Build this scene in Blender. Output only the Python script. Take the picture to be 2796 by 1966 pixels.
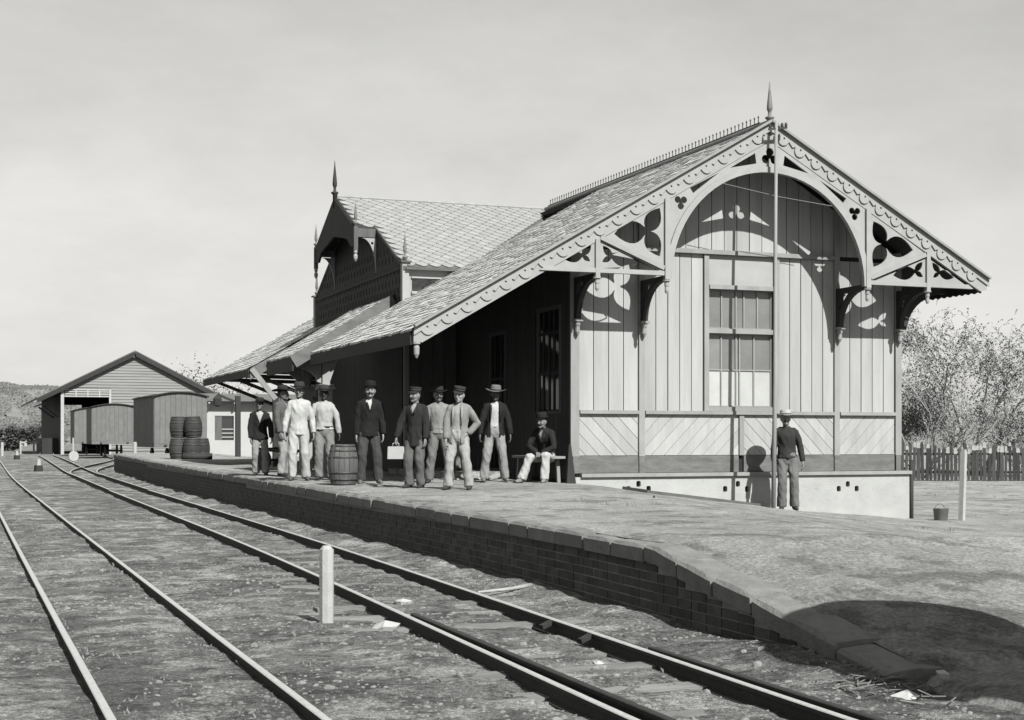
import bpy, bmesh, math, random
from mathutils import Vector, Matrix, noise, Quaternion
from mathutils.geometry import tessellate_polygon
random.seed(7)
R = math.radians
scene = bpy.context.scene
for o in list(bpy.data.objects): bpy.data.objects.remove(o)
COL = scene.collection

# ------------------------------------------------------------ camera, sky, sun
CAMZ = 1.445
YAW = math.atan(1518/4000)
cam = bpy.data.cameras.new('camera'); cam_o = bpy.data.objects.new('camera', cam); COL.objects.link(cam_o)
cam_o.location = (0, 0, CAMZ); cam_o.rotation_euler = (R(90), 0, -YAW)
cam.sensor_width = 36; cam.lens = 36*4000/2796; cam.shift_y = 215/2796
cam.clip_start = 0.1; cam.clip_end = 6000
scene.camera = cam_o
scene.render.resolution_x = 1024; scene.render.resolution_y = 720
SUN_DIR = Vector((-0.15, 1.0, -0.93)).normalized()
ELEV = math.asin(-SUN_DIR.z); AZ = math.atan2(-SUN_DIR.x, -SUN_DIR.y)
world = bpy.data.worlds.new('World'); scene.world = world; world.use_nodes = True
wn = world.node_tree; wn.nodes.clear()
w_out = wn.nodes.new('ShaderNodeOutputWorld'); w_bg = wn.nodes.new('ShaderNodeBackground')
SKY = 1.2
sky = wn.nodes.new('ShaderNodeTexSky'); sky.sky_type = 'NISHITA'; sky.sun_disc = False
sky.sun_elevation = ELEV; sky.sun_rotation = AZ
sky.air_density = 1.0; sky.dust_density = 2.2; sky.ozone_density = 1.0; sky.altitude = 600
bw = wn.nodes.new('ShaderNodeRGBToBW'); wn.links.new(sky.outputs[0], bw.inputs[0])
tc = wn.nodes.new('ShaderNodeTexCoord')                      # thin uneven overcast veil
wmap = wn.nodes.new('ShaderNodeMapping'); wmap.inputs['Scale'].default_value = (1.5, 1.5, 3.5)
wn.links.new(tc.outputs['Generated'], wmap.inputs[0])
wnz = wn.nodes.new('ShaderNodeTexNoise'); wnz.inputs['Scale'].default_value = 2.6; wnz.inputs['Detail'].default_value = 9
wnz.inputs['Roughness'].default_value = .62
wn.links.new(wmap.outputs[0], wnz.inputs['Vector'])
wmr = wn.nodes.new('ShaderNodeMapRange'); wmr.inputs['From Min'].default_value = .3; wmr.inputs['From Max'].default_value = .7
wmr.inputs['To Min'].default_value = .87; wmr.inputs['To Max'].default_value = 1.10
wn.links.new(wnz.outputs[0], wmr.inputs[0])
wpw = wn.nodes.new('ShaderNodeMath'); wpw.operation = 'POWER'; wpw.inputs[1].default_value = .42
wn.links.new(bw.outputs[0], wpw.inputs[0])
wmu = wn.nodes.new('ShaderNodeMath'); wmu.operation = 'MULTIPLY'
wn.links.new(wpw.outputs[0], wmu.inputs[0]); wn.links.new(wmr.outputs[0], wmu.inputs[1])
wtint = wn.nodes.new('ShaderNodeVectorMath'); wtint.operation = 'SCALE'; wtint.inputs[0].default_value = (SKY, SKY*.99, SKY*.96)
wn.links.new(wmu.outputs[0], wtint.inputs['Scale'])
wn.links.new(wtint.outputs[0], w_bg.inputs[0]); w_bg.inputs[1].default_value = 0.15
wn.links.new(w_bg.outputs[0], w_out.inputs[0])
sun = bpy.data.lights.new('sun', 'SUN'); sun.energy = 5.0; sun.angle = R(0.53); sun.color = (1, .985, .95)
sun_o = bpy.data.objects.new('sun', sun); COL.objects.link(sun_o)
sun_o.rotation_euler = SUN_DIR.to_track_quat('-Z', 'Y').to_euler(); sun_o.location = (20, -40, 60)
vs = scene.view_settings; vs.view_transform = 'Standard'; vs.look = 'None'; vs.exposure = 1.15; vs.gamma = 1.0; vs.use_curve_mapping = False

# ------------------------------------------------------------ materials (the print is monochrome: neutral greys)
ALB = .415
def grey(v, k=0.0): v *= ALB; return (v*(.975+k), v*(1.0), v*(.985-k), 1)
def mat(name, v, rough=.85, var=.25, scale=6.0, bump=.25, bscale=40.0, rnd=.0, spec=.3, stretch=(1, 1, 1), metal=0, spots=None, detail=6):
    m = bpy.data.materials.new(name); m.use_nodes = True; nt = m.node_tree; N = nt.nodes; L = nt.links
    b = N['Principled BSDF']; b.inputs['Roughness'].default_value = rough
    b.inputs['Specular IOR Level'].default_value = spec; b.inputs['Metallic'].default_value = metal
    t = N.new('ShaderNodeTexCoord'); mp = N.new('ShaderNodeMapping'); mp.inputs['Scale'].default_value = stretch
    L.new(t.outputs['Object'], mp.inputs[0])
    oi = N.new('ShaderNodeObjectInfo')
    ad = N.new('ShaderNodeVectorMath'); ad.operation = 'ADD'
    sc = N.new('ShaderNodeMath'); sc.operation = 'MULTIPLY'; sc.inputs[1].default_value = 37.0
    L.new(oi.outputs['Random'], sc.inputs[0]); L.new(mp.outputs[0], ad.inputs[0]); L.new(sc.outputs[0], ad.inputs[1])
    n = N.new('ShaderNodeTexNoise'); n.inputs['Scale'].default_value = scale; n.inputs['Detail'].default_value = detail; n.inputs['Roughness'].default_value = .65
    L.new(ad.outputs[0], n.inputs['Vector'])
    mr = N.new('ShaderNodeMapRange'); mr.inputs['From Min'].default_value = .3; mr.inputs['From Max'].default_value = .7
    mr.inputs['To Min'].default_value = 1-var; mr.inputs['To Max'].default_value = 1+var
    L.new(n.outputs[0], mr.inputs[0])
    last = mr.outputs[0]
    if rnd:
        r2 = N.new('ShaderNodeMapRange'); r2.inputs['To Min'].default_value = 1-rnd; r2.inputs['To Max'].default_value = 1+rnd
        L.new(oi.outputs['Random'], r2.inputs[0]); mm = N.new('ShaderNodeMath'); mm.operation = 'MULTIPLY'
        L.new(last, mm.inputs[0]); L.new(r2.outputs[0], mm.inputs[1]); last = mm.outputs[0]
    if spots:   # (scale, threshold, factor) : stains or patches with their own shape
        s2 = N.new('ShaderNodeTexNoise'); s2.inputs['Scale'].default_value = spots[0]; s2.inputs['Detail'].default_value = 8; s2.inputs['Roughness'].default_value = .7
        L.new(ad.outputs[0], s2.inputs['Vector'])
        r3 = N.new('ShaderNodeMapRange'); r3.inputs['From Min'].default_value = spots[1]; r3.inputs['From Max'].default_value = spots[1]+.12
        r3.inputs['To Min'].default_value = 1; r3.inputs['To Max'].default_value = spots[2]
        L.new(s2.outputs[0], r3.inputs[0]); mm = N.new('ShaderNodeMath'); mm.operation = 'MULTIPLY'
        L.new(last, mm.inputs[0]); L.new(r3.outputs[0], mm.inputs[1]); last = mm.outputs[0]
    vm = N.new('ShaderNodeVectorMath'); vm.operation = 'SCALE'; vm.inputs[0].default_value = grey(v)[:3]
    L.new(last, vm.inputs['Scale']); L.new(vm.outputs[0], b.inputs['Base Color'])
    if bump:
        n2 = N.new('ShaderNodeTexNoise'); n2.inputs['Scale'].default_value = bscale; n2.inputs['Detail'].default_value = 5
        L.new(ad.outputs[0], n2.inputs['Vector'])
        bp = N.new('ShaderNodeBump'); bp.inputs['Strength'].default_value = bump; bp.inputs['Distance'].default_value = .02
        L.new(n2.outputs[0], bp.inputs['Height']); L.new(bp.outputs[0], b.inputs['Normal'])
    return m
def earth(name, v, patches, fine=.5, bump=1.0):
    m = bpy.data.materials.new(name); m.use_nodes = True; nt = m.node_tree; N = nt.nodes; L = nt.links
    b = N['Principled BSDF']; b.inputs['Roughness'].default_value = .97; b.inputs['Specular IOR Level'].default_value = .08
    g = N.new('ShaderNodeNewGeometry'); last = None; hs = None
    for sc, lo, hi, f0, f1, det, rough in patches:
        n = N.new('ShaderNodeTexNoise'); n.inputs['Scale'].default_value = sc; n.inputs['Detail'].default_value = det; n.inputs['Roughness'].default_value = rough
        L.new(g.outputs['Position'], n.inputs['Vector'])
        r = N.new('ShaderNodeMapRange'); r.inputs['From Min'].default_value = lo; r.inputs['From Max'].default_value = hi; r.inputs['To Min'].default_value = f0; r.inputs['To Max'].default_value = f1
        L.new(n.outputs[0], r.inputs[0])
        if last is None: last = r.outputs[0]
        else:
            mm = N.new('ShaderNodeMath'); mm.operation = 'MULTIPLY'; L.new(last, mm.inputs[0]); L.new(r.outputs[0], mm.inputs[1]); last = mm.outputs[0]
    vm = N.new('ShaderNodeVectorMath'); vm.operation = 'SCALE'; vm.inputs[0].default_value = grey(v)[:3]
    L.new(last, vm.inputs['Scale']); L.new(vm.outputs[0], b.inputs['Base Color'])
    n1 = N.new('ShaderNodeTexNoise'); n1.inputs['Scale'].default_value = 16; n1.inputs['Detail'].default_value = 10; n1.inputs['Roughness'].default_value = .75
    L.new(g.outputs['Position'], n1.inputs['Vector'])
    bp = N.new('ShaderNodeBump'); bp.inputs['Strength'].default_value = bump; bp.inputs['Distance'].default_value = .05
    L.new(n1.outputs[0], bp.inputs['Height']); L.new(bp.outputs[0], b.inputs['Normal'])
    return m
M = {}
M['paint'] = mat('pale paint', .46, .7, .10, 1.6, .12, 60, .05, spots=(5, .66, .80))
M['plank'] = mat('pale plank paint', .52, .72, .16, 3.5, .3, 50, .08, stretch=(1, 1, .09), spots=(7, .60, .70))
M['trim'] = mat('trim paint', .37, .7, .14, 4, .15, 60, .06, stretch=(1, 1, .4))
M['fret'] = mat('fretwork paint', .44, .7, .10, 3, .15, 60, .04, spots=(6, .64, .85))
M['dado'] = mat('bare weathered board', .20, .9, .30, 5, .3, 40, .0, stretch=(.5, 1, 1.6))
M['plinth'] = mat('whitewash', .56, .9, .12, 2, .4, 50, spots=(3, .58, .80))
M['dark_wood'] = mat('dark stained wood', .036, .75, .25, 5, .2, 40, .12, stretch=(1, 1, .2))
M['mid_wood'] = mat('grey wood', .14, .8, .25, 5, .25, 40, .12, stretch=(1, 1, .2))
M['shaded_side_wood'] = mat('shade-darkened veranda boards', .05, .7, .25, 5, .2, 40, .12, stretch=(1, 1, .2))  # deep veranda shade put into the board colour
M['gap'] = mat('painted joint shadow', .03, .95, .1, 4, 0)  # near-black backing, shade of joints and openings put into the colour
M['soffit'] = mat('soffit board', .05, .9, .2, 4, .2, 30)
M['slate'] = mat('roof slate', .76, .75, .30, 7, .3, 50, .16, spec=.25)
M['slate_dia'] = mat('pale slate', .44, .8, .16, 6, .2, 50, .07, spec=.2)
M['iron'] = mat('iron', .06, .6, .3, 12, .3, 60, metal=.3)
M['finial'] = mat('zinc finial', .22, .55, .2, 8, .1, 60)
M['glass_dusty'] = mat('dusty pane', .26, .28, .15, 2.2, 0, spec=.4, rnd=.1)
M['glass_curtain'] = mat('curtained pane', .62, .35, .08, 3, 0, spec=.4, rnd=.05)
M['glass_dark'] = mat('dark pane', .02, .06, .2, 2, 0, spec=1.0)
M['ground'] = earth('rail yard earth', .26, [(.45, .42, .58, .78, 1.22, 4, .55), (1.7, .50, .57, 1.0, 1.9, 12, .72), (4.2, .42, .49, .60, 1.0, 8, .65), (30, .38, .62, .55, 1.45, 6, .75), (110, .40, .60, .6, 1.4, 3, .6)])
M['yard'] = earth('platform earth', .47, [(.4, .42, .58, .88, 1.12, 4, .55), (1.5, .515, .58, 1.0, .60, 12, .70), (4.5, .50, .58, 1.0, 1.22, 8, .65), (32, .38, .62, .66, 1.34, 6, .75)])
M['brick'] = mat('old brick', .11, .9, .3, 8, .5, 60, .30)
M['mortar'] = mat('mortar', .36, .95, .2, 10, .4, 60)
M['coping'] = mat('worn coping stone', .27, .9, .25, 5, .5, 40, .10)
M['rail_side'] = mat('rusty rail', .04, .8, .3, 20, .3, 60)
M['rail_top'] = mat('worn rail head, painted sheen', .62, .5, .2, 30, .05, 60, spec=.5)  # worn head; sky reflection put into its pale matte colour
M['sleeper'] = mat('timber sleeper', .29, .9, .3, 6, .5, 40, .2, stretch=(.3, 1, 1))
M['white_post'] = mat('white post paint', .56, .8, .12, 6, .2, 50, spots=(8, .62, .7))
M['stone'] = mat('pale stone', .30, .9, .35, 6, .4, 30)
M['clod'] = mat('earth clods', .27, .95, .45, 1.1, .3, 30)
M['paper'] = mat('litter', .62, .8, .08, 6, .2, 30)
M['pole'] = mat('bare pole', .42, .8, .16, 3, .3, 40, stretch=(2, 2, .2), spots=(7, .6, .8))
M['barrel'] = mat('barrel stave', .15, .8, .3, 6, .3, 50, .25, stretch=(1, 1, .15), spots=(5, .58, 1.7))
M['barrel_dark'] = mat('tarred stave', .05, .8, .3, 6, .3, 50, .25, stretch=(1, 1, .2))
M['hoop'] = mat('iron hoop', .06, .55, .3, 10, .1, 60)
M['wagon'] = mat('wagon paint', .21, .75, .16, 2.5, .2, 40, .06, spots=(3, .62, .78))
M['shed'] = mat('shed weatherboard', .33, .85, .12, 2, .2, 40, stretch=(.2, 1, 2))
M['shed_roof'] = mat('shed roof sheet', .20, .8, .2, 2, .2, 40)
M['house'] = mat('house limewash', .60, .9, .06, 2, .2, 40)
M['bark'] = mat('pale bark', .52, .9, .2, 8, .4, 40)
M['leaf'] = mat('pale foliage', .32, .8, .4, .8, 0)
M['leaf_dark'] = mat('dark foliage', .10, .8, .35, .6, 0)
M['grass'] = mat('dry grass', .27, .9, .4, 2, 0)
M['picket'] = mat('weathered picket', .065, .9, .3, 5, .4, 40, .45, stretch=(2, 2, .3))
M['picket_tip'] = mat('bleached picket tip', .50, .9, .15, 5, .2, 40)
M['scrub'] = mat('hazed hillside scrub', .22, .9, .3, .05, 0)
M['hill'] = mat('hill scrub', .30, .95, .3, .02, 0)  # distant haze put into the pale hill and scrub colours
M['tank'] = mat('tank sheet', .2, .7, .2, 3, .1)
M['bag'] = mat('light bag', .52, .7, .08, 8, .1, 40)
M['tin'] = mat('tin', .3, .5, .3, 6, .1, 40, metal=.3)
M['wire'] = mat('thin wire', .3, .6, .1, 6, 0)

# ------------------------------------------------------------ mesh helpers
class MB:
    def __init__(s, xf=None): s.v = []; s.f = []; s.xf = xf; s.mi = []; s.cur = 0
    def add(s, vs, fs):
        o = len(s.v); s.v += [tuple(p) for p in vs]
        for f in fs: s.f.append(tuple(i+o for i in f)); s.mi.append(s.cur)
        return s
    def box(s, a, b):
        (x0, y0, z0), (x1, y1, z1) = a, b
        return s.add([(x0,y0,z0),(x1,y0,z0),(x1,y1,z0),(x0,y1,z0),(x0,y0,z1),(x1,y0,z1),(x1,y1,z1),(x0,y1,z1)],
                     [(0,3,2,1),(4,5,6,7),(0,1,5,4),(1,2,6,5),(2,3,7,6),(3,0,4,7)])
    def beam(s, p, q, w, h, up=(0, 0, 1)):
        p = Vector(p); q = Vector(q); d = (q-p).normalized(); u = Vector(up)
        r = d.cross(u)
        if r.length < 1e-5: r = d.cross(Vector((1, 0, 0)))
        r.normalize(); u = r.cross(d).normalized(); r = r*w/2; u = u*h/2
        return s.add([p-r-u, p+r-u, p+r+u, p-r+u, q-r-u, q+r-u, q+r+u, q-r+u],
                     [(0,1,2,3),(7,6,5,4),(0,4,5,1),(1,5,6,2),(2,6,7,3),(3,7,4,0)])
    def tube(s, pts, rad, n=8, cap=True):
        pts = [Vector(p) for p in pts]; k = len(pts)
        rad = rad if isinstance(rad, (list, tuple)) else [rad]*k
        vs = []; fs = []; pr = None
        for i, p in enumerate(pts):
            d = (pts[min(i+1, k-1)]-pts[max(i-1, 0)]).normalized()
            if pr is None: a = d.orthogonal().normalized()
            else:
                a = pr-d*pr.dot(d); a = a.normalized() if a.length > 1e-6 else d.orthogonal().normalized()
            pr = a; b = d.cross(a)
            for j in range(n):
                t = 2*math.pi*j/n; vs.append(p+(a*math.cos(t)+b*math.sin(t))*rad[i])
        for i in range(k-1):
            for j in range(n):
                j2 = (j+1) % n; fs.append((i*n+j, i*n+j2, (i+1)*n+j2, (i+1)*n+j))
        if cap: fs.append(tuple(range(n-1, -1, -1))); fs.append(tuple((k-1)*n+j for j in range(n)))
        return s.add(vs, fs)
    def lathe(s, prof, c=(0, 0, 0), n=16, sx=1, sy=1):
        vs = []; fs = []; k = len(prof)
        for r, z in prof:
            for j in range(n):
                t = 2*math.pi*j/n; vs.append((c[0]+r*sx*math.cos(t), c[1]+r*sy*math.sin(t), c[2]+z))
        for i in range(k-1):
            for j in range(n):
                j2 = (j+1) % n; fs.append((i*n+j, i*n+j2, (i+1)*n+j2, (i+1)*n+j))
        fs.append(tuple(range(n-1, -1, -1))); fs.append(tuple((k-1)*n+j for j in range(n)))
        return s.add(vs, fs)
    def prism(s, outer, holes, fmap, t0, t1):
        """2-D outline with holes, extruded from t0 to t1; fmap(a, b, t) gives the 3-D point"""
        loops = [list(outer)]+[list(h) for h in holes]
        flat = [p for l in loops for p in l]
        tri = tessellate_polygon([[Vector((p[0], p[1], 0)) for p in l] for l in loops])
        n = len(flat)
        vs = [fmap(a, b, t0) for a, b in flat]+[fmap(a, b, t1) for a, b in flat]
        fs = [tuple(t) for t in tri]+[tuple(i+n for i in reversed(t)) for t in tri]
        o = 0
        for l in loops:
            m = len(l)
            for i in range(m):
                j = (i+1) % m; fs.append((o+i, o+j, o+j+n, o+i+n))
            o += m
        return s.add(vs, fs)
    def mesh(s, name, mats, smooth=False, recalc=True):
        me = bpy.data.meshes.new(name)
        me.from_pydata([s.xf(p) for p in s.v] if s.xf else s.v, [], s.f)
        for m in (mats if isinstance(mats, (list, tuple)) else [mats]): me.materials.append(M[m] if isinstance(m, str) else m)
        if any(s.mi): me.polygons.foreach_set('material_index', s.mi)
        if recalc:
            bm = bmesh.new(); bm.from_mesh(me); bmesh.ops.recalc_face_normals(bm, faces=bm.faces); bm.to_mesh(me); bm.free()
        if smooth: me.polygons.foreach_set('use_smooth', [True]*len(me.polygons))
        me.update(); return me
    def build(s, name, mats, parent=None, smooth=False, loc=None, recalc=True):
        return link(name, s.mesh(name, mats, smooth, recalc), parent, loc)
def link(name, me, parent=None, loc=None, rot=None):
    o = bpy.data.objects.new(name, me); COL.objects.link(o)
    if parent: o.parent = parent
    if loc is not None: o.location = loc
    if rot is not None: o.rotation_euler = rot
    return o
def tag(o, label, cat, group=None, kind=None):
    o['label'] = label; o['category'] = cat
    if group: o['group'] = group
    if kind: o['kind'] = kind
    return o
def thing(name, label, cat, loc=(0, 0, 0), rz=0, group=None):
    o = bpy.data.objects.new(name, None); COL.objects.link(o); o.empty_display_size = .2
    o.location = loc; o.rotation_euler = (0, 0, rz)
    return tag(o, label, cat, group)
def structure(o): o['kind'] = 'structure'; return o
def stuff(o): o['kind'] = 'stuff'; return o
def circ(cx, cy, r, n=14, a0=0): return [(cx+r*math.cos(a0+2*math.pi*i/n), cy+r*math.sin(a0+2*math.pi*i/n)) for i in range(n)]
def lerp(a, b, t): return a+(b-a)*t
def interp(tab, x):
    if x <= tab[0][0]: return tab[0][1]
    for (a, b), (c, d) in zip(tab, tab[1:]):
        if x <= c: return b+(d-b)*(x-a)/(c-a)
    return tab[-1][1]
def sstep(a, b, x):
    t = min(1, max(0, (x-a)/(b-a))); return t*t*(3-2*t)
# ------------------------------------------------------------ terrain functions (metres; X right along the facade, Y along the track)
EDGE = [(-20, 5.1), (7.25, 5.13), (9, 5.19), (10.54, 5.2), (12, 5.27), (15.2, 5.34), (20, 5.39), (27.3, 5.50), (36, 5.56), (46.6, 5.75), (64, 6.27), (90, 7.2)]
TOP = [(7.25, .09), (7.87, .175), (8.4, .264), (8.93, .351), (9.44, .415), (10.54, .6), (12, .6), (64, .808)]
PEND = 64.0
def edge_x(Y): return interp(EDGE, Y)
def plat_top(Y): return interp(TOP, Y)
def g0(Y): return .2*sstep(40, 95, Y)
def yard_z(X, Y):
    base = interp([(-20, .02), (5.5, .02), (7.25, .08)]+TOP[1:], Y) if Y < PEND else max(.2, .808-.3*(Y-PEND))
    drop = interp([(9.8, 0), (10.36, .02), (11.74, .225), (14.44, .54), (17.6, .80), (24, .92), (60, .95)], X+interp([(10, 3.2), (23, 0)], Y))
    drop *= sstep(8, 15, Y)*(1-.75*sstep(48, 80, Y))
    return base-drop
def nz(x, y, z=0.): return noise.noise(Vector((x, y, z)))
def fbm(x, y, o=4):
    s = 0; a = 1
    for i in range(o): s += a*nz(x, y, 3.1*i); x *= 2.07; y *= 2.07; a *= .5
    return s
def lines(segs):
    out = []
    for a, b, st in segs:
        n = max(1, int(round((b-a)/st))); out += [a+(b-a)*i/n for i in range(n)]
    return out+[segs[-1][1]]
def grid_mesh(name, xs, ys, fz, m, fx=None):
    vs = [((fx(x, y) if fx else x), y, fz(x, y)) for y in ys for x in xs]; n = len(xs)
    fs = [(j*n+i, j*n+i+1, (j+1)*n+i+1, (j+1)*n+i) for j in range(len(ys)-1) for i in range(n-1)]
    me = bpy.data.meshes.new(name); me.from_pydata(vs, [], fs); me.materials.append(M[m])
    me.polygons.foreach_set('use_smooth', [True]*len(fs)); return link(name, me)

# ------------------------------------------------------------ ground (rail yard), reaching the horizon
RA = [(-20, 3.6), (4, 4.0), (6, 4.06), (7.5, 4.11), (11.3, 4.28), (16, 4.43), (20, 4.54), (32, 4.70), (44, 4.85), (60, 5.05), (80, 5.6), (110, 6.5), (150, 9)]
RC = [(-20, 1.70), (18, 1.73), (56, 1.85), (110, 2.6), (170, 4.6)]
def ra(Y):
    # smoothed rail line
    return sum(interp(RA, Y+d) for d in (-3, -1.5, 0, 1.5, 3))/5
def rc(Y): return sum(interp(RC, Y+d) for d in (-6, -3, 0, 3, 6))/5
def ground_h(x, y):
    z = g0(y)
    d = math.hypot(x-3, y-6)
    if d < 90:
        f = 1-sstep(50, 90, d)
        z += f*(.030*fbm(x*.9, y*.9, 4)+.014*fbm(x*4.1+9, y*4.1, 2))
        for r in (ra(y), ra(y)-1, rc(y), rc(y)-1):            # earth is lower just beside each rail
            z -= .022*math.exp(-((x-r)/.10)**2)
    e = edge_x(y)
    if 7 < y < PEND:
        z += .05*math.exp(-((x-e+.15)/.35)**2)*(1+fbm(y*.8, 7, 3))
    if y < PEND+1: z -= 1.2*sstep(e+.12, e+.55, x)*sstep(7.1, 7.9, y)*(1-sstep(PEND-.4, PEND+.6, y))
    if y > PEND+.6 and x > 5: pass
    if y <= 7.9: z -= .25*sstep(5.5, 7.5, x)
    if y > PEND+.6: z -= 1.2*sstep(19, 24, x)*(1-sstep(120, 200, y))
    return z
gx = lines([(-1200, -200, 200), (-200, -30, 17), (-30, -4, 2), (-4, 6.4, .09), (6.4, 12, .8), (12, 40, 4), (40, 200, 20), (200, 1500, 260)])
gy = lines([(-60, 2, 6), (2, 4, .3), (4, 18, .09), (18, 32, .2), (32, 64, .6), (64, 70, .5), (70, 130, 3), (130, 300, 17), (300, 2600, 230)])
ground = structure(grid_mesh('ground', gx, gy, ground_h, 'ground'))

# the made-up platform and the yard behind the station
yx = [0, .02, .05, .1, .16, .24, .34, .46, .6, .8, 1]
def yard_fx(x, y):
    if x <= 12: return edge_x(y)+(lerp(.25, .10, sstep(9.9, 11.5, y)) if 7.2 < y < PEND else .05)+x
    return x+6
yard_x = lines([(0, 7, .14), (7, 14, .35), (14, 24, 1), (24, 60, 4), (60, 200, 20), (200, 900, 140)])
yard_y = lines([(-30, 4, 3.4), (4, 13, .12), (13, 30, .2), (30, 64, .7)])
def yard_h(x, y):
    X = yard_fx(x, y); z = yard_z(X, y); d = math.hypot(X, y)
    z += (.022*fbm(X*.7, y*.7+5, 4)+.008*fbm(X*5, y*5, 2))*(1-.6*sstep(30, 60, d))*(sstep(.0, .9, x) if x < 1 else 1)
    if y > 7.3: z += .014+.022*sstep(.02, .2, x)*(1-sstep(11, 13, y))*(1+nz(y*2.5, 3))-(.014*(1-x/.16) if x < .16 else 0)
    elif x < .16: z -= .15*(1-x/.16)
    return z
yard = structure(grid_mesh('platform_ground', yard_x, yard_y, yard_h, 'yard', yard_fx))
yb = lines([(64, 90, 3), (90, 400, 30), (400, 1500, 200)])
field = structure(grid_mesh('field', lines([(22, 60, 4), (60, 200, 20), (200, 900, 140)]), yb, lambda x, y: yard_z(x, min(y, 63.9))*(1-sstep(64, 120, y))-.1+.1*fbm(x*.05, y*.05, 3), 'yard'))

# ------------------------------------------------------------ platform edge: brick wall with coping stones
platform = thing('platform_wall', 'long low brick platform wall with worn stone coping, ramped down beside the track', 'platform', (5.2, 10.54, 0))
def pl(p): return (p[0]-5.2, p[1]-10.54, p[2])
COPH = .14
stations = [7.25]; random.seed(3)
while stations[-1] < PEND-.5:
    y = stations[-1]; stations.append(y+(.56 if y < 10 else random.uniform(.52, .86)))
stations[-1] = PEND
for y0, y1 in zip(stations, stations[1:]):
    g = .012; a, b = y0+g, y1-g; o = .035+random.uniform(-.012, .012); dz = random.uniform(-.008, .008)*(1 if y0 > 10 else 1.8)
    m = MB(pl); vs = []
    n = 3
    for i in range(n+1):
        y = lerp(a, b, i/n); x = edge_x(y); z = plat_top(y)+dz; j = random.uniform(-.006, .006); e = .012 if i in (0, n) else 0
        vs += [(x-o+.004+j, y, z-COPH), (x-o+j, y, z-.03), (x-o+.03+j, y, z-e), (x+.2, y, z+.006), (x+.38, y, z-.004), (x+.38, y, z-COPH)]
    fs = [(i*6+k, i*6+(k+1) % 6, (i+1)*6+(k+1) % 6, (i+1)*6+k) for i in range(n) for k in range(6)]+[(5,4,3,2,1,0), tuple(n*6+k for k in range(6))]
    m.add(vs, fs); m.build('coping_stone', 'coping', platform)
back = MB(pl)
ys = lines([(7.3, 64, .25)])
out = [(y, plat_top(y)-COPH-.004) for y in ys]+[(64, -.6), (7.0, -.6)]
for t in (.009, .30):
    vs = [p for y in ys for p in ((edge_x(y)+t, y, -.6), (edge_x(y)+t, y, plat_top(y)-COPH-.004))]
    back.add(vs, [(2*i, 2*i+1, 2*i+3, 2*i+2) for i in range(len(ys)-1)])
back.box((6.25, PEND-.25, -.5), (19, PEND, .66))
back.build('mortar_core', 'mortar', platform)
brick_pool = []
BH, BL = .066, .222
for c in range(9):
    z = -.08+c*(BH+.011); y = 7.3+(c % 2)*.115
    while y < PEND-.3:
        L = BL if random.random() < .72 else .105
        zt = min(plat_top(y), plat_top(y+L))-COPH-.006
        if z+BH <= zt: brick_pool.append((y, z, L))
        elif z+.03 <= zt and y < 10.6: brick_pool.append((y, z, -L))
        y += L+.012
def brick_verts(y, z, L):
    h = BH
    if L < 0: L = -L; h = min(plat_top(y), plat_top(y+L))-COPH-.008-z
    x = edge_x(y+L/2)+random.uniform(-.004, .003)
    return x, y, z, L, h
brick_pool.sort(key=lambda b: b[0])
bm_cache = {}
for b in brick_pool[:300]:
    x, y, z, L, h = brick_verts(*b); key = (round(L, 3), round(h, 3))
    if key not in bm_cache: bm_cache[key] = MB().box((0, 0, 0), (.1, L, h)).mesh('brick', 'brick')
    ang = math.atan2(edge_x(y+L)-edge_x(y), L)
    link('brick', bm_cache[key], platform, pl((x, y, z)), (0, 0, -ang))
m = MB(pl)
for b in brick_pool[300:]:
    x, y, z, L, h = brick_verts(*b); x2 = edge_x(y+L)+(x-edge_x(y+L/2)); x1 = edge_x(y)+(x-edge_x(y+L/2))
    m.add([(x1,y,z),(x2,y+L,z),(x2+.08,y+L,z),(x1+.08,y,z),(x1,y,z+h),(x2,y+L,z+h),(x2+.08,y+L,z+h),(x1+.08,y,z+h)],
          [(0,3,2,1),(4,5,6,7),(0,1,5,4),(1,2,6,5),(2,3,7,6),(3,0,4,7)])
stuff(m.build('far_brickwork', 'brick', platform))

# ------------------------------------------------------------ tracks
PROF = [(-.05, 0), (-.05, .010), (-.009, .022), (-.008, .078), (-.024, .085), (-.024, .108), (-.018, .113), (.018, .113), (.024, .108), (.024, .085), (.008, .078), (.009, .022), (.05, .010), (.05, 0)]
def rail_mesh(fx, y0, y1, base, fz=None):
    m = MB(); ys = lines([(y0, min(y1, 40), .7)])+(lines([(40, y1, 2.5)])[1:] if y1 > 40 else [])
    vs = []; n = len(PROF)
    for y in ys:
        x = fx(y); z = base+(g0(y) if fz is None else fz(y)); dx = (fx(y+.1)-fx(y-.1))/.2; l = math.hypot(1, dx)
        for a, b in PROF: vs.append((x+a/l, y-a*dx/l, z+b))
    fs = []; mi = []
    for i in range(len(ys)-1):
        for k in range(n):
            fs.append((i*n+k, i*n+(k+1) % n, (i+1)*n+(k+1) % n, (i+1)*n+k)); mi.append(1 if k in (5, 6, 7) else 0)
    m.v = vs; m.f = fs+[tuple(range(n)), tuple((len(ys)-1)*n+k for k in range(n))]; m.mi = mi+[0, 0]
    return m
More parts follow.
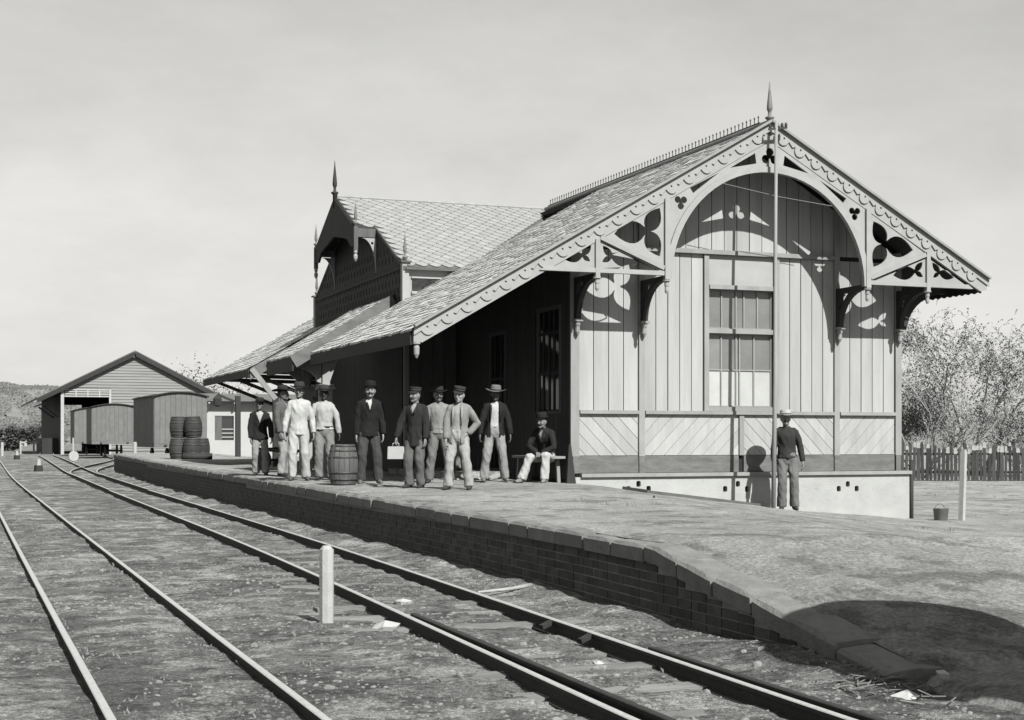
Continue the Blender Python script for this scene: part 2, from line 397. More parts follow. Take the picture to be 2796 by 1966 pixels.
def track(label, fx, y0, y1, sl0, sl1, step, zs, sink):
    t = thing('railway_track', label, 'railway track', (fx(y0)-.5, y0, 0)); t['kind'] = 'structure'
    off = t.location
    for d in (0, -1.0):
        m = rail_mesh(lambda y: fx(y)+d, y0, y1, sink); m.xf = lambda p: (p[0]-off.x, p[1]-off.y, p[2])
        m.build('rail', ['rail_side', 'rail_top'], t)
    y = sl0
    while y < sl1:
        w = random.uniform(.17, .23); c = fx(y)-.5; a = random.uniform(-.03, .03)
        zz = ground_h(c, y)*.5+zs+random.uniform(-.010, .012)
        m = MB(lambda p: (p[0]-off.x, p[1]-off.y, p[2])); L = .93+random.uniform(-.05, .05)
        m.beam((c-L, y-a, zz-.06), (c+L, y+a, zz-.06), w, .12); m.build('sleeper', 'sleeper', t)
        y += step*random.uniform(.9, 1.1)
    return t
random.seed(11)
trk1 = track('railway track curving gently alongside the brick platform wall', ra, -2, 150, 3.3, 18, .72, -.004, -.030)
trk2 = track('straight railway track half buried in earth, beyond the white marker post from the platform', rc, -2, 170, 3.2, 26, .75, -.055, -.058)
# points: switch blades leaving the platform track
def bladeA(y): return ra(y)+.07+.012*(8.6-y)
def bladeB(y): return ra(y)-1+.07+.018*(10.6-y)
pts = thing('switch_blades', 'pair of dark switch rails lying against the platform track rails', 'rail', (ra(8)-.5, 8, 0))
for fx, y1 in ((bladeA, 8.6), (bladeB, 10.9)):
    m = rail_mesh(fx, 2.5, y1, -.02); m.xf = lambda p: (p[0]-pts.location.x, p[1]-8, p[2]); m.build('switch_rail', ['rail_side', 'rail_side'], pts)
for y in (9.4, 10.2): MB(lambda p: (p[0]-pts.location.x, p[1]-8, p[2])).beam((ra(y)-.12, y, .03), (ra(y)-.03, y+.03, .06), .04, .035).build('rail_brace', 'rail_side', pts)
# siding leaving towards the goods shed
def sid(y): return ra(y)+3.9*sstep(56, 92, y)+1.0*sstep(88, 130, y)
sd = thing('siding_track', 'siding curving off the platform track towards the goods shed', 'railway track', (sid(56), 56, 0)); sd['kind'] = 'structure'
for d in (0, -1.0):
    m = rail_mesh(lambda y: sid(y)+d, 56, 120, -.012); m.xf = lambda p: (p[0]-sid(56), p[1]-56, p[2]); m.build('rail', ['rail_side', 'rail_top'], sd)

# loose stones and litter on the ground
def pebble(m, x, y, z, r):
    pts = [(math.cos(t*1.257), math.sin(t*1.257), -.3) for t in range(5)]+[(.72*math.cos(t*1.257+.5), .72*math.sin(t*1.257+.5), .62) for t in range(5)]+[(0.1, 0, 1)]
    a = random.uniform(0, 6.28); sx, sy, sz = r*random.uniform(.7, 1.4), r*random.uniform(.6, 1.1), r*random.uniform(.35, .8)
    vs = [(x+sx*(p[0]*math.cos(a)-p[1]*math.sin(a))+random.uniform(-.2, .2)*r, y+sy*(p[0]*math.sin(a)+p[1]*math.cos(a)), z+sz*p[2]) for p in pts]
    m.add(vs, [f for t in range(5) for f in ((t, (t+1) % 5, 5+t), ((t+1) % 5, 5+(t+1) % 5, 5+t), (5+t, 5+(t+1) % 5, 10))])
m = MB()
for i in range(2000):
    y = 4+26*random.random()**1.9; x = random.uniform(-3, edge_x(y)-.08) if random.random() < .72 else random.gauss(ra(y)-.5, .8)
    if x > edge_x(y)-.06 and y > 7: continue
    if x > 6.5: continue
    pebble(m, x, y, ground_h(x, y), random.uniform(.004, .013)*(1.0 if random.random() < .96 else 2.2))
stuff(tag(m.build('loose_stones', 'stone', None, recalc=False), 'scattered small stones on the earth between the rails', 'stones'))
m = MB()
for i in range(26000):
    y = 3.6+26*random.random()**2.2; x = random.uniform(-3.5, 5.1)
    if nz(x*.8, y*.8, 4) < -.12+random.uniform(-.2, .2): continue
    pebble(m, x, y, ground_h(x, y)-.002, random.uniform(.006, .020)*(1.0 if random.random() < .95 else 1.8))
stuff(tag(m.build('earth_clods', 'clod', None, recalc=False), 'rough broken clods of earth over the rail yard', 'earth'))
m = MB()
for i in range(900):
    y = 6+22*random.random()**1.5; x = edge_x(y)+.5+9*random.random()
    if y > 22 and x > 10.2: continue
    pebble(m, x, y, yard_z(x, y)+.01, random.uniform(.005, .013))
stuff(tag(m.build('platform_grit', 'yard', None, recalc=False), 'loose grit scattered on the platform earth', 'stones'))
# tufts of dry grass
def tuft(m, x, y, z, h, n):
    for i in range(n):
        a = random.uniform(0, 6.28); l = h*random.uniform(.5, 1.2); bx, by = x+random.gauss(0, .05), y+random.gauss(0, .05)
        dx, dy = math.cos(a)*l*.55, math.sin(a)*l*.55; w = .006
        m.add([(bx-w, by, z), (bx+w, by, z), (bx+dx*.5+w*.6, by+dy*.5, z+l*.6), (bx+dx, by+dy, z+l*.75)], [(0, 1, 2), (0, 2, 3)])
m = MB()
for i in range(2600):
    y = random.uniform(8, 46); x = random.uniform(7, 40)
    if 20.5 < y < 50 and x < 17.9: continue
    if fbm(x*.35, y*.35, 3) < -.05+(.35 if x < 12 else 0): continue
    tuft(m, x, y, yard_z(x, y)-.01, random.uniform(.04, .11), 5)
for i in range(5200):
    y = 3.8+30*random.random()**1.8; x = random.uniform(-4, 5.0)
    if fbm(x*.55+20, y*.55, 3) < .18: continue
    if x < edge_x(y)-.1: tuft(m, x, y, ground_h(x, y)-.008, random.uniform(.010, .026), 4)
for i in range(260):
    y = random.uniform(5, 30); x = random.choice((ra(y)-.95, ra(y)+.12, rc(y)-.1, rc(y)-.9, random.uniform(-2, 3)))+random.gauss(0, .1)
    if x < edge_x(y)-.1: tuft(m, x, y, ground_h(x, y)-.005, random.uniform(.02, .05), 4)
stuff(tag(m.build('dry_grass', 'grass', None, recalc=False), 'thin dry grass on the open yard by the station', 'grass'))
# ------------------------------------------------------------ station building (u across the gable, v away along the track, z height)
S = .934
def bt(p): return (S*p[0], S*p[1], S*(p[2]-1.445)+.795)
BX, BY, BZ = 13.879, 24.284, .65
station = thing('station_building', 'timber railway station with steep slate roofs and carved bargeboards on its gable', 'station', (BX, BY, BZ))
def bw_(u, v, z): p = bt((u, v, z)); return (p[0]+BX, p[1]+BY, p[2]+BZ)
def B(): return MB(bt)
APEX, SL, SR = 7.60, .578, .553
def rz(u): return APEX-(SL*-u if u < 0 else SR*u)
VB = -1.05
def uz(t_off=0): return lambda a, b, t: (a, t, b)
# --- front wall
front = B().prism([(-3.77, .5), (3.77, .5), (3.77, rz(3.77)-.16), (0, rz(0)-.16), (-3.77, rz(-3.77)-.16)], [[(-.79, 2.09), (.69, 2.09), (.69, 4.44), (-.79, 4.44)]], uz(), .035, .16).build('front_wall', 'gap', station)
def clip(poly, f):   # Sutherland-Hodgman against f(p) >= 0
    out = []
    for i, p in enumerate(poly):
        q = poly[(i+1) % len(poly)]; fp, fq = f(p), f(q)
        if fp >= 0: out.append(p)
        if fp*fq < 0:
            t = fp/(fp-fq); out.append((p[0]+(q[0]-p[0])*t, p[1]+(q[1]-p[1])*t))
    return out
def planks(u0, u1, z0, z1, n, parent, m='plank', roof=True, v=0.0, gap=.017):
    w = (u1-u0)/n
    for i in range(n):
        a, b = u0+i*w+gap/2, u0+(i+1)*w-gap/2
        poly = [(a, z0), (b, z0), (b, z1), (a, z1)]
        if roof:
            poly = clip(poly, lambda p: APEX-.19-SL*abs(p[0])-p[1])
        if len(poly) > 2:
            j = random.uniform(-.004, .004)
            B().prism(poly, [], uz(), v+j, v+.035+j).build('plank', m, parent)
random.seed(5)
planks(-3.62, -2.34, 2.0, 5.13, 4, front); planks(-2.22, -.91, 2.0, 5.13, 5, front)
planks(.82, 2.13, 2.0, 5.13, 5, front); planks(2.25, 3.62, 2.0, 5.13, 5, front)
planks(-3.6, 3.6, 5.22, 7.6, 25, front)
def diag(u0, u1, z0, z1, sgn, st=.287):
    B().box((u0, .012, z0), (u1, .033, z1)).build('backing', 'trim', front)
    rect = [(u0, z0), (u1, z0), (u1, z1), (u0, z1)]; k = u0-3
    while k < u1+3:
        # strip between lines u + sgn*z = k and k + st
        poly = clip(rect, lambda p: (p[0]+sgn*(p[1]-z0))-k-.006); poly = clip(poly, lambda p: k+st-.006-(p[0]+sgn*(p[1]-z0)))
        if len(poly) > 2: B().prism(poly, [], uz(), random.uniform(-.002, .002), .011).build('diagonal_plank', 'plank', front)
        k += st
diag(-3.62, -2.34, 1.12, 1.93, 1); diag(-2.22, -.11, 1.12, 1.93, -1); diag(.01, 2.13, 1.12, 1.93, 1); diag(2.25, 3.62, 1.12, 1.93, -1)
for a, b in ((-3.62, -2.34), (-2.22, -.11), (.01, 2.13), (2.25, 3.62)):
    B().box((a, -.012, .78), (b, .03, 1.112)).build('dado_board', 'dado', front)
for u in (-3.69, -2.28, 2.19, 3.70):
    B().box((u-.065 if abs(u) < 3 else u-(.11 if u < 0 else .075), -.05, 1.10), (u+.06 if abs(u) < 3 else u+.07, .03, rz(u)-.2)).build('wall_post', 'trim', front)
    B().box((u-.06, -.045, .775), (u+.055, .03, 1.098)).build('post_foot', 'dado', front)
B().box((-.105, -.045, 1.115), (.0, .03, 1.925)).build('wall_post', 'trim', front)
for a, b in ((-3.61, -2.35), (-2.21, 2.12), (2.26, 3.62)):
    B().box((a, -.075, 1.93), (b, .03, 1.998)).build('chair_rail', 'trim', front)
B().box((-2.2, -.09, 5.132), (2.12, .03, 5.218)).build('collar_beam', 'trim', front)
# plinth with vent holes
def rrect(cx, cz, w, h): return [(cx-w/2, cz-h/2+.02), (cx-w/2+.02, cz-h/2), (cx+w/2-.02, cz-h/2), (cx+w/2, cz-h/2+.02), (cx+w/2, cz+h/2-.02), (cx+w/2-.02, cz+h/2), (cx-w/2+.02, cz+h/2), (cx-w/2, cz+h/2-.02)]
VH = [(-2.59, .46), (-2.37, .56), (-2.15, .46), (-.45, .437), (-.16, .535), (.05, .43), (2.21, .41), (2.43, .505), (2.645, .407)]
pln = B().prism([(-3.80, -.9), (3.95, -.9), (3.95, .70), (-3.80, .70)], [rrect(a, b, .095, .12) for a, b in VH], uz(), -.07, .02).build('plinth', 'plinth', station)
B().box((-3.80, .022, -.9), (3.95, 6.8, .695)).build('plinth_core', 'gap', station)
B().box((-3.60, -.13, .702), (3.98, .03, .772)).build('plinth_sill', 'trim', station)
B().tube([(4.03, -.03, -.9), (4.03, -.03, 1.0)], .045, 10).build('downpipe', 'dark_wood', station, True)
# window in the gable
win = B().box((-.905, -.05, 2.0), (-.80, .03, 5.13)).build('window', 'trim', station)
B().box((.70, -.05, 2.0), (.815, .03, 5.13)).build('casing', 'trim', win)
B().box((-.798, .010, 4.53), (.698, .034, 5.128)).build('blank_panel', 'paint', win)
B().box((-.798, -.085, 4.44), (.698, .03, 4.525)).build('transom', 'trim', win)
B().box((-.798, -.04, 3.56), (.698, .034, 3.655)).build('meeting_rail', 'trim', win)
B().box((-.798, -.045, 2.0), (.698, .034, 2.085)).build('window_sill', 'trim', win)
def sash(us, zs, mats):
    for i in range(len(us)-1):
        for j in range(len(zs)-1):
            B().box((us[i]+.010, .082, zs[j]+.008), (us[i+1]-.010, .09, zs[j+1]-.008)).build('pane', mats[j], win)
    m = B()
    for u in us: m.box((u-.014, .055, zs[0]), (u+.014, .095, zs[-1]))
    for z in zs: m.box((us[0]-.0139, .058, z-.012), (us[-1]+.0139, .0945, z+.012))
    m.build('sash', 'trim', win)
B().box((-.85, .12, 2.0), (.75, .15, 4.5)).build('blind', 'glass_dusty', win)
sash([-.78, -.46, -.13, .05, .36, .68], [3.67, 4.43], ['glass_dusty'])
sash([-.78, -.47, -.13, -.05, .28, .68], [2.10, 2.83, 3.55], ['glass_curtain', 'glass_dusty'])
# --- bargeboard truss on the gable, one plane in front of the wall
def leaf3(c, tips, bulge=.5, n=7):
    c = Vector(c); T = [Vector(t) for t in tips]; T.sort(key=lambda t: math.atan2(t.y-c.y, t.x-c.x))
    out = []; k = len(T)
    for i in range(k):
        prv, cur, nxt = T[i-1], T[i], T[(i+1) % k]
        def notch(a, b):
            da = (a-c).normalized(); db = (b-c).normalized(); s = da+db
            if s.length < .05: s = Vector((-da.y, da.x))
            if da.x*db.y-da.y*db.x < 0: s = -s
            return c+s.normalized()*min((a-c).length, (b-c).length)*.16
        n0, n1 = notch(prv, cur), notch(cur, nxt); d = cur-c; perp = Vector((-d.y, d.x)); mid = c+d*.45
        c0 = mid-perp*bulge; c1 = mid+perp*bulge
        for t in range(n): s = t/n; out.append(tuple(n0*(1-s)**2+c0*2*s*(1-s)+cur*s*s))
        for t in range(n): s = t/n; out.append(tuple(cur*(1-s)**2+c1*2*s*(1-s)+n1*s*s))
    return out
def trefoil(cs, r):
    # union outline of three touching discs, walked round their common centre
    cx = sum(c[0] for c in cs)/3; cy = sum(c[1] for c in cs)/3; out = []
    for i in range(48):
        a = 2*math.pi*i/48; d = (math.cos(a), math.sin(a)); best = r*.35
        for x, y in cs:
            px, py = x-cx, y-cy; b = px*d[0]+py*d[1]; q = b*b-(px*px+py*py-r*r)
            if q > 0: best = max(best, b+math.sqrt(q))
        out.append((cx+best*d[0], cy+best*d[1]))
    return out
barge = B()
TR = .335                                                   # depth of the straight rafter board below the roof line
for s, ue in ((-1, -7.26), (1, 5.16)):
    k = SL if s < 0 else SR
    barge.prism([(0, APEX-.04), (ue, APEX-.04-k*abs(ue)), (ue, APEX-TR-k*abs(ue)+(.10 if s < 0 else .12)), (ue-s*.16, APEX-TR-k*abs(ue-s*.16)), (0, APEX-TR)], [], uz(), VB+.001*s, VB+.06)
barge = barge.build('gable_truss', 'fret', station)
mirror = lambda P, s: [(s*a, b) for a, b in P] if s > 0 else [(s*a, b) for a, b in reversed(P)]
# spandrel above the arch
N = 36
arch = [(2.19*math.cos(math.pi*i/N), 4.52+2.17*math.sin(math.pi*i/N)) for i in range(N+1)]
sp = [(2.19, 6.05), (0, APEX-TR-.005), (-2.19, 6.03)]+list(reversed(arch))
holes = []
for s in (1, -1):
    holes.append(mirror([(.33, 7.0), (.30, 6.80), (.88, 6.68)], s)); holes.append(mirror([(1.12, 6.57), (1.75, 6.24), (1.68, 6.14)], s))
    holes.append(trefoil([(s*1.88, 6.0), (s*2.01, 6.0), (s*1.945, 5.88)], .066))
holes.append(trefoil([(-.095, 6.90), (.095, 6.90), (0, 7.04)], .085))
B().prism(sp, holes, uz(), VB+.012, VB+.052).build('spandrel', 'fret', barge)
ring = [(2.27*math.cos(math.pi*i/N), 4.50+2.25*math.sin(math.pi*i/N)) for i in range(N+1)]
ring_in = [(2.15*math.cos(math.pi*i/N), 4.50+2.14*math.sin(math.pi*i/N)) for i in range(N+1)]
B().prism(ring+list(reversed(ring_in)), [], uz(), VB-.03, VB+.07).build('arch_rib', 'fret', barge)
for s in (-1, 1):
    B().box((s*2.245-.055, VB-.045, 4.47), (s*2.245+.055, VB+.085, rz(s*2.245)-TR+.03)).build('king_post', 'fret', barge)
    B().box((s*3.69-.045, VB-.035, 4.46), (s*3.69+.045, VB+.08, rz(s*3.69)-TR+.03)).build('queen_post', 'fret', barge)
    B().beam((s*3.63, VB+.02, 5.20), (s*2.31, VB+.02, 4.68), .11, .085, (0, 0, 1)).build('diagonal_strut', 'fret', barge)
    ex = 4.80 if s > 0 else 4.86
    B().prism(mirror([(2.31, 4.54), (ex, 4.54), (ex-.13, 4.625), (2.31, 4.625)], s), [], uz(), VB-.028, VB+.07).build('tie_beam', 'fret', barge)
    B().prism(mirror([(2.30, 6.0), (2.30, 4.72), (3.62, 5.235)], s), [mirror(leaf3((2.66, 5.37), [(2.39, 5.82), (2.39, 4.90), (3.34, 5.28)],   .56), s)], uz(), VB+.014, VB+.050).build('fret_panel', 'fret', barge)
    B().prism(mirror([(2.42, 4.626), (3.643, 4.626), (3.643, 5.13)], s), [mirror(leaf3((3.40, 4.85), [(2.86, 4.75), (3.57, 5.05), (3.585, 4.745)], .46), s)], uz(), VB+.016, VB+.048).build('fret_panel', 'fret', barge)
    B().prism(mirror([(3.737, 4.626), (4.62, 4.626), (3.737, 5.12)], s), [mirror(leaf3((3.98, 4.85), [(3.81, 5.05), (3.83, 4.745), (4.34, 4.755)], .46), s)], uz(), VB+.015, VB+.049).build('fret_panel', 'fret', barge)
    for u in (2.245, 3.69):
        B().lathe([(.02, -.25), (.04, -.20), (.035, -.12), (.045, -.1), (.045, -.02), (.075, -.015), (.075, .01), (.05, .015), (.05, .06)], (s*u, VB+.015, 4.45), 10).build('pendant', 'fret', barge)
B().lathe([(.015, -.24), (.05, -.17), (.055, -.05), (.035, 0), (.07, .01), (.07, .05)], (-7.2, VB+.02, 3.12), 10).build('pendant', 'fret', barge)
# scalloped boards along both slopes
for s, ue, n in ((-1, 7.26, 19), (1, 5.2, 13)):
    k = SL if s < 0 else SR; st = .373
    zc = lambda u: APEX-.11-k*u
    bot = []; hs = []; u = .30
    c, sn = math.cos(math.atan(k)), math.sin(math.atan(k))
    def q(a, b, uc): return (s*(uc+a*c+b*sn), zc(uc)-a*sn+b*c)   # a down the slope, b outward
    bot.append((s*.02, APEX-.17))
    while u < ue-.10:
        bot += [q(-.245, -.025, u) if u > .4 else q(-.2, -.03, u), q(-.175, -.055, u), q(-.135, -.01, u)]
        for i in range(9):
            a = math.pi*(i+.5)/9; bot.append(q(-.125*math.cos(a), -.145*math.sin(a), u))
        bot.append(q(.125, .0, u))
        hs.append([q(.022*math.cos(t*math.pi/4), .022*math.sin(t*math.pi/4), u) for t in range(8)]); u += st
    outl = [(s*.02, APEX+.012), (s*ue, APEX+.012-k*ue), (s*ue, APEX-.12-k*ue)]+list(reversed(bot))
    B().prism(outl, hs, uz(), VB-.026-.002*(s > 0), VB-.004).build('scalloped_board', 'fret', barge)
    B().beam((s*.0, VB-.05, APEX+.045), (s*ue, VB-.05, APEX+.045-k*ue), .10, .045, (0, 0, 1)).build('verge_moulding', 'trim', barge)
# curved brackets between wall posts and truss
def bracket(u, w=.10):
    P = [(-.04, 3.70), (-.04, 4.54), (-.985, 4.54), (-.985, 4.44)]
    for i in range(9):
        a = math.pi/2*i/9; P.append((-.985+.80*math.sin(a)*1.0, 4.44-.70*(1-math.cos(a))))
    P += [(-.17, 3.70)]
    hole = [(-.16, 4.05), (-.20, 4.42), (-.52, 4.44), (-.33, 4.27)]
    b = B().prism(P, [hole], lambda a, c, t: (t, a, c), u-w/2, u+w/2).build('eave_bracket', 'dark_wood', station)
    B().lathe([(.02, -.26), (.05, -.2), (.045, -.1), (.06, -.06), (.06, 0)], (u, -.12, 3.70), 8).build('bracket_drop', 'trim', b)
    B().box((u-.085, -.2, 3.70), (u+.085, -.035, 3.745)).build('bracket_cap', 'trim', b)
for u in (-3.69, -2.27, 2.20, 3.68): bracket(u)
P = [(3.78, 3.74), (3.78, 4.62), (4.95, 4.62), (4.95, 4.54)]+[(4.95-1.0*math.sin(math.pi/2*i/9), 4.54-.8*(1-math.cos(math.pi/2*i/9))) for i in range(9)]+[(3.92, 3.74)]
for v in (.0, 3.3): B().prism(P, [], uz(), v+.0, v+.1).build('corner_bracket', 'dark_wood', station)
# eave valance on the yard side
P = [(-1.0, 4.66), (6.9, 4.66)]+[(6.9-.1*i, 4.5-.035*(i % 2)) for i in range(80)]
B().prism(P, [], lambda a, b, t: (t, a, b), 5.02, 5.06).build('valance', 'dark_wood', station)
# --- near wing roof
def slope_slab(m, u0, u1, v0, v1, k, th=.10, s=-1, top=APEX-.012):
    z = lambda u: top-k*abs(u)
    m.add([(u0,v0,z(u0)-th),(u1,v0,z(u1)-th),(u1,v1,z(u1)-th),(u0,v1,z(u0)-th),(u0,v0,z(u0)),(u1,v0,z(u1)),(u1,v1,z(u1)),(u0,v1,z(u0))],
          [(0,3,2,1),(4,5,6,7),(0,1,5,4),(1,2,6,5),(2,3,7,6),(3,0,4,7)])
m = B(); slope_slab(m, -7.24, 0, VB+.065, 6.9, SL); slope_slab(m, 0, 5.16, VB+.065, 22.4, SR); slope_slab(m, -7.24, 0, 14.52, 22.4, SL)
roof = m.build('roof', 'soffit', station)
def slates(v0, v1, u_lo, u_hi, zf, k, ex=.172, w=.25, s=-1, mname='slate', parent=None):
    m = B(); cs = 1/math.hypot(1, k); r = 0
    u = u_lo
    while u < u_hi-.02:
        v = v0-(w/2 if r % 2 else 0)
        u2 = min(u+ex*cs*1.7, u_hi)
        while v < v1:
            a, b = max(v, v0)+.004, min(v+w, v1)-.004
            if b-a > .03:
                d = random.uniform(.026, .050); j = random.uniform(-.012, .012)
                z0, z1 = zf(u+j)+d, zf(u2)+.012
                m.add([(u+j, a, z0), (u+j, b, z0), (u2, b, z1), (u2, a, z1), (u+j, a, z0-.042), (u+j, b, z0-.042)], [(0, 1, 2, 3), (0, 4, 5, 1)])
            v += w
        u += ex*cs; r += 1
    return stuff(m.build('slates', mname, parent, recalc=False))
random.seed(9)
slates(VB-.04, 6.92, -7.3, -.05, lambda u: APEX-.01+SL*u, SL, parent=roof)
slates(14.5, 22.45, -7.3, -3.0, lambda u: APEX-.01+SL*u, SL, .2, .3, parent=roof)
B().tube([(0, VB-.02, APEX+.035), (0, 10.6, APEX+.035)], .05, 8).build('ridge_roll', 'trim', roof)
m = B(); m.box((-.012, -.65, APEX+.075), (.012, 10.4, APEX+.105)); v = -.6
while v < 10.4:
    m.box((-.007, v-.007, APEX+.09), (.007, v+.007, APEX+.20)); m.lathe([(.005, -.02), (.018, -.006), (.018, .006), (.003, .035)], (0, v, APEX+.21), 5); v += .155
m.build('ridge_cresting', 'iron', roof)
def finial(u, v, z, h, r, parent, mname='finial'):
    return B().lathe([(r*1.1, -.3*h), (r*1.1, .06*h), (r*1.9, .10*h), (r*2.0, .13*h), (r*.8, .16*h), (r*.7, .26*h), (r*1.1, .30*h), (r*1.25, .36*h), (r*1.05, .5*h), (r*.55, .75*h), (r*.12, h)], (u, v, z), 10).build('finial', mname, parent, True)
finial(0, VB+.02, APEX+.02, .80, .046, roof)
# --- side wall of the near wing, boarded, with two windows and a door
UW = -3.77
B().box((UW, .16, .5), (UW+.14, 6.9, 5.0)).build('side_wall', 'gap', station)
side = B().box((UW-.008, .0, 1.12), (UW-.002, .002, 1.13)).build('side_cladding', 'shaded_side_wood', station)
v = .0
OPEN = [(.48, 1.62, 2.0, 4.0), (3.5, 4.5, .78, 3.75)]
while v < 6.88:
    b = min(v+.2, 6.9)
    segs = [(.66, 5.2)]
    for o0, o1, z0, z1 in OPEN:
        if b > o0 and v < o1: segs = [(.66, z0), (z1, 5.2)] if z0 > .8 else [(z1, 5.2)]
    for z0, z1 in segs: B().box((UW-.035, v+.006, z0), (UW-.003, b-.006, z1)).build('plank', 'shaded_side_wood', side)
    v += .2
def side_window(v0, v1, z0, z1, name, vs, zs):
    w = B().box((UW-.06, v0-.08, z0-.06), (UW-.004, v1+.08, z0)).build(name, 'mid_wood', station)
    m = B(); m.box((UW-.055, v0-.08, z0), (UW-.004, v0, z1+.08)); m.box((UW-.055, v1, z0), (UW-.004, v1+.08, z1+.08)); m.box((UW-.05, v0, z1), (UW-.004, v1, z1+.08))
    m.build('casing', 'mid_wood', w)
    vv = [v0]+vs+[v1]; zz = [z0]+zs+[z1]
    for a, b in zip(vv, vv[1:]):
        for c, d in zip(zz, zz[1:]): B().box((UW-.02, a+.025, c+.025), (UW-.008, b-.025, d-.025)).build('pane', 'glass_dark', w)
    m = B()
    for a in vs: m.box((UW-.04, a-.025, z0), (UW-.005, a+.025, z1))
    for c in zs: m.box((UW-.038, v0, c-.03), (UW-.006, v1, c+.03))
    m.build('glazing_bars', 'dark_wood', w)
side_window(.5, 1.6, 2.0, 4.0, 'window', [.8, 1.05, 1.35], [2.75, 3.55])
side_window(3.55, 4.45, .80, 3.7, 'glazed_door', [3.8, 4.2], [1.6, 2.75])
# --- central cross block
UC, VN, VF, EV, RV, RZ = -5.06, 6.90, 15.86, 5.50, 11.38, 7.72
KC = (RZ-EV)/(RV-VN)
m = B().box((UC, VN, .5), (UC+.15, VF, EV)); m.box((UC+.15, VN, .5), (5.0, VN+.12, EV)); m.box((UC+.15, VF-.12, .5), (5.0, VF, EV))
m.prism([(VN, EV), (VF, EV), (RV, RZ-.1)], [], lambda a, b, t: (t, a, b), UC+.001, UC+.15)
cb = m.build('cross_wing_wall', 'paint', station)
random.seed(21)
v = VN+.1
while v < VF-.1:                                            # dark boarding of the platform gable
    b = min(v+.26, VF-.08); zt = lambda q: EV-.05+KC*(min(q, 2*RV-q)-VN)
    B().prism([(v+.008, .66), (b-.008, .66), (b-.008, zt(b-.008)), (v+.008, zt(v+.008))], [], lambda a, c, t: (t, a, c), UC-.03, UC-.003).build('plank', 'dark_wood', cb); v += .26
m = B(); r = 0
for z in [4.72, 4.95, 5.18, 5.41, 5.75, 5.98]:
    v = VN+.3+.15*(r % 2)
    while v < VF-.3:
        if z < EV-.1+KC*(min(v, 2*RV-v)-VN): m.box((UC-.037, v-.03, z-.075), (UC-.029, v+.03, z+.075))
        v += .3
    r += 1
stuff(m.build('dark_slot_boxes', 'gap', cb))  # raised dark boxes stand for the shade inside slots
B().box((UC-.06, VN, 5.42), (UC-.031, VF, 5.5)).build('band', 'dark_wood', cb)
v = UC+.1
while v < UW-.01:                                           # boards facing the platform end; grey wood tone stands in for veranda shade
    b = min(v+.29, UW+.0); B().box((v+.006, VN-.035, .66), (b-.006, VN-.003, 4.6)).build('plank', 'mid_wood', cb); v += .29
# clerestory window in the near wall, corner post with spike
cw = B().box((-4.90, VN-.05, 4.84), (-3.62, VN-.004, 4.90)).build('clerestory_window', 'paint', station)
B().box((-4.88, VN-.02, 4.905), (-3.66, VN-.006, 5.20)).build('pane', 'glass_dark', cw)
B().box((-4.90, VN-.05, 5.205), (-3.62, VN-.004, 5.24)).build('head', 'paint', cw)
for v, n in ((VN, -1), (VF, 1)):
    p = B().box((UC-.07, v-.07, 4.5), (UC+.09, v+.09, 5.56)).build('corner_post', 'paint', cb)
    B().box((UC-.12, v-.12, 5.562), (UC+.14, v+.14, 5.60)).build('cap', 'mid_wood', p)
    finial(UC+.01, v, 5.6, .72, .035, p)
    B().lathe([(.02, -.16), (.05, -.1), (.05, -.02), (.035, 0), (.06, .01), (.06, .03)], (UC-.03, v-.08*(-n), 4.5), 8).build('drop', 'paint', p)
# cross roof
def zc_(v): return RZ+.02-KC*abs(v-RV)
m = B()
for s in (-1, 1):
    ve = RV+s*(RV-VN+.10)
    for u0, u1 in ((UC-.05, 5.0),):
        m.add([(u0,ve,zc_(ve)-.08),(u1,ve,zc_(ve)-.08),(u1,RV,RZ-.06),(u0,RV,RZ-.06),(u0,ve,zc_(ve)),(u1,ve,zc_(ve)),(u1,RV,RZ+.02),(u0,RV,RZ+.02)],
              [(0,3,2,1),(4,5,6,7),(0,1,5,4),(1,2,6,5),(2,3,7,6),(3,0,4,7)])
croof = m.build('cross_roof', 'mid_wood', station)
B().tube([(UC-.5, RV, RZ+.05), (3, RV, RZ+.05)], .045, 8).build('ridge_roll', 'slate_dia', croof)
UH0 = -5.55; aC = math.atan(KC); TW, TE = .32, .195
t = MB(lambda p: tuple(S*c for c in p))
hexp = [(-.148, .035), (-.045, -.105), (.045, -.105), (.148, .035), (.148, .24), (-.148, .24)]
top = [(a, b, .030-.055*(b+.115)) for a, b in hexp]
t.add(top+[(a, b, c-.018) for a, b, c in top], [(0,1,2,3,4,5)]+[(i, i+6, (i+1) % 6+6, (i+1) % 6) for i in range(6)])
tile = t.mesh('slate', 'slate_dia', recalc=True)
L = (RV-VN+.2)/math.cos(aC); d = .12; r = 0; nt = 0
while d < L:
    v = VN-.12+d*math.cos(aC); z = zc_(v); uval = -(APEX+.03-z)/SL+.25
    ul = UH0 if v >= 9.3 else UC+.08
    u = (UC+.12 if v < 9.3 else UC+.12-2*TW)+(TW/2 if r % 2 else 0)
    while u < max(uval, UC+.2)+.1 and u < 1.2:
        if u > ul: link('slate', tile, croof, bt((u, v, z)), (aC, 0, 0)); nt += 1
        u += TW
    d += TE; r += 1
print('slates as parts', nt)
B().beam((UC, VN-.13, zc_(VN-.1)-.06), (UW+.2, VN-.13, zc_(VN-.1)-.06), .05, .04).build('gutter', 'mid_wood', croof)
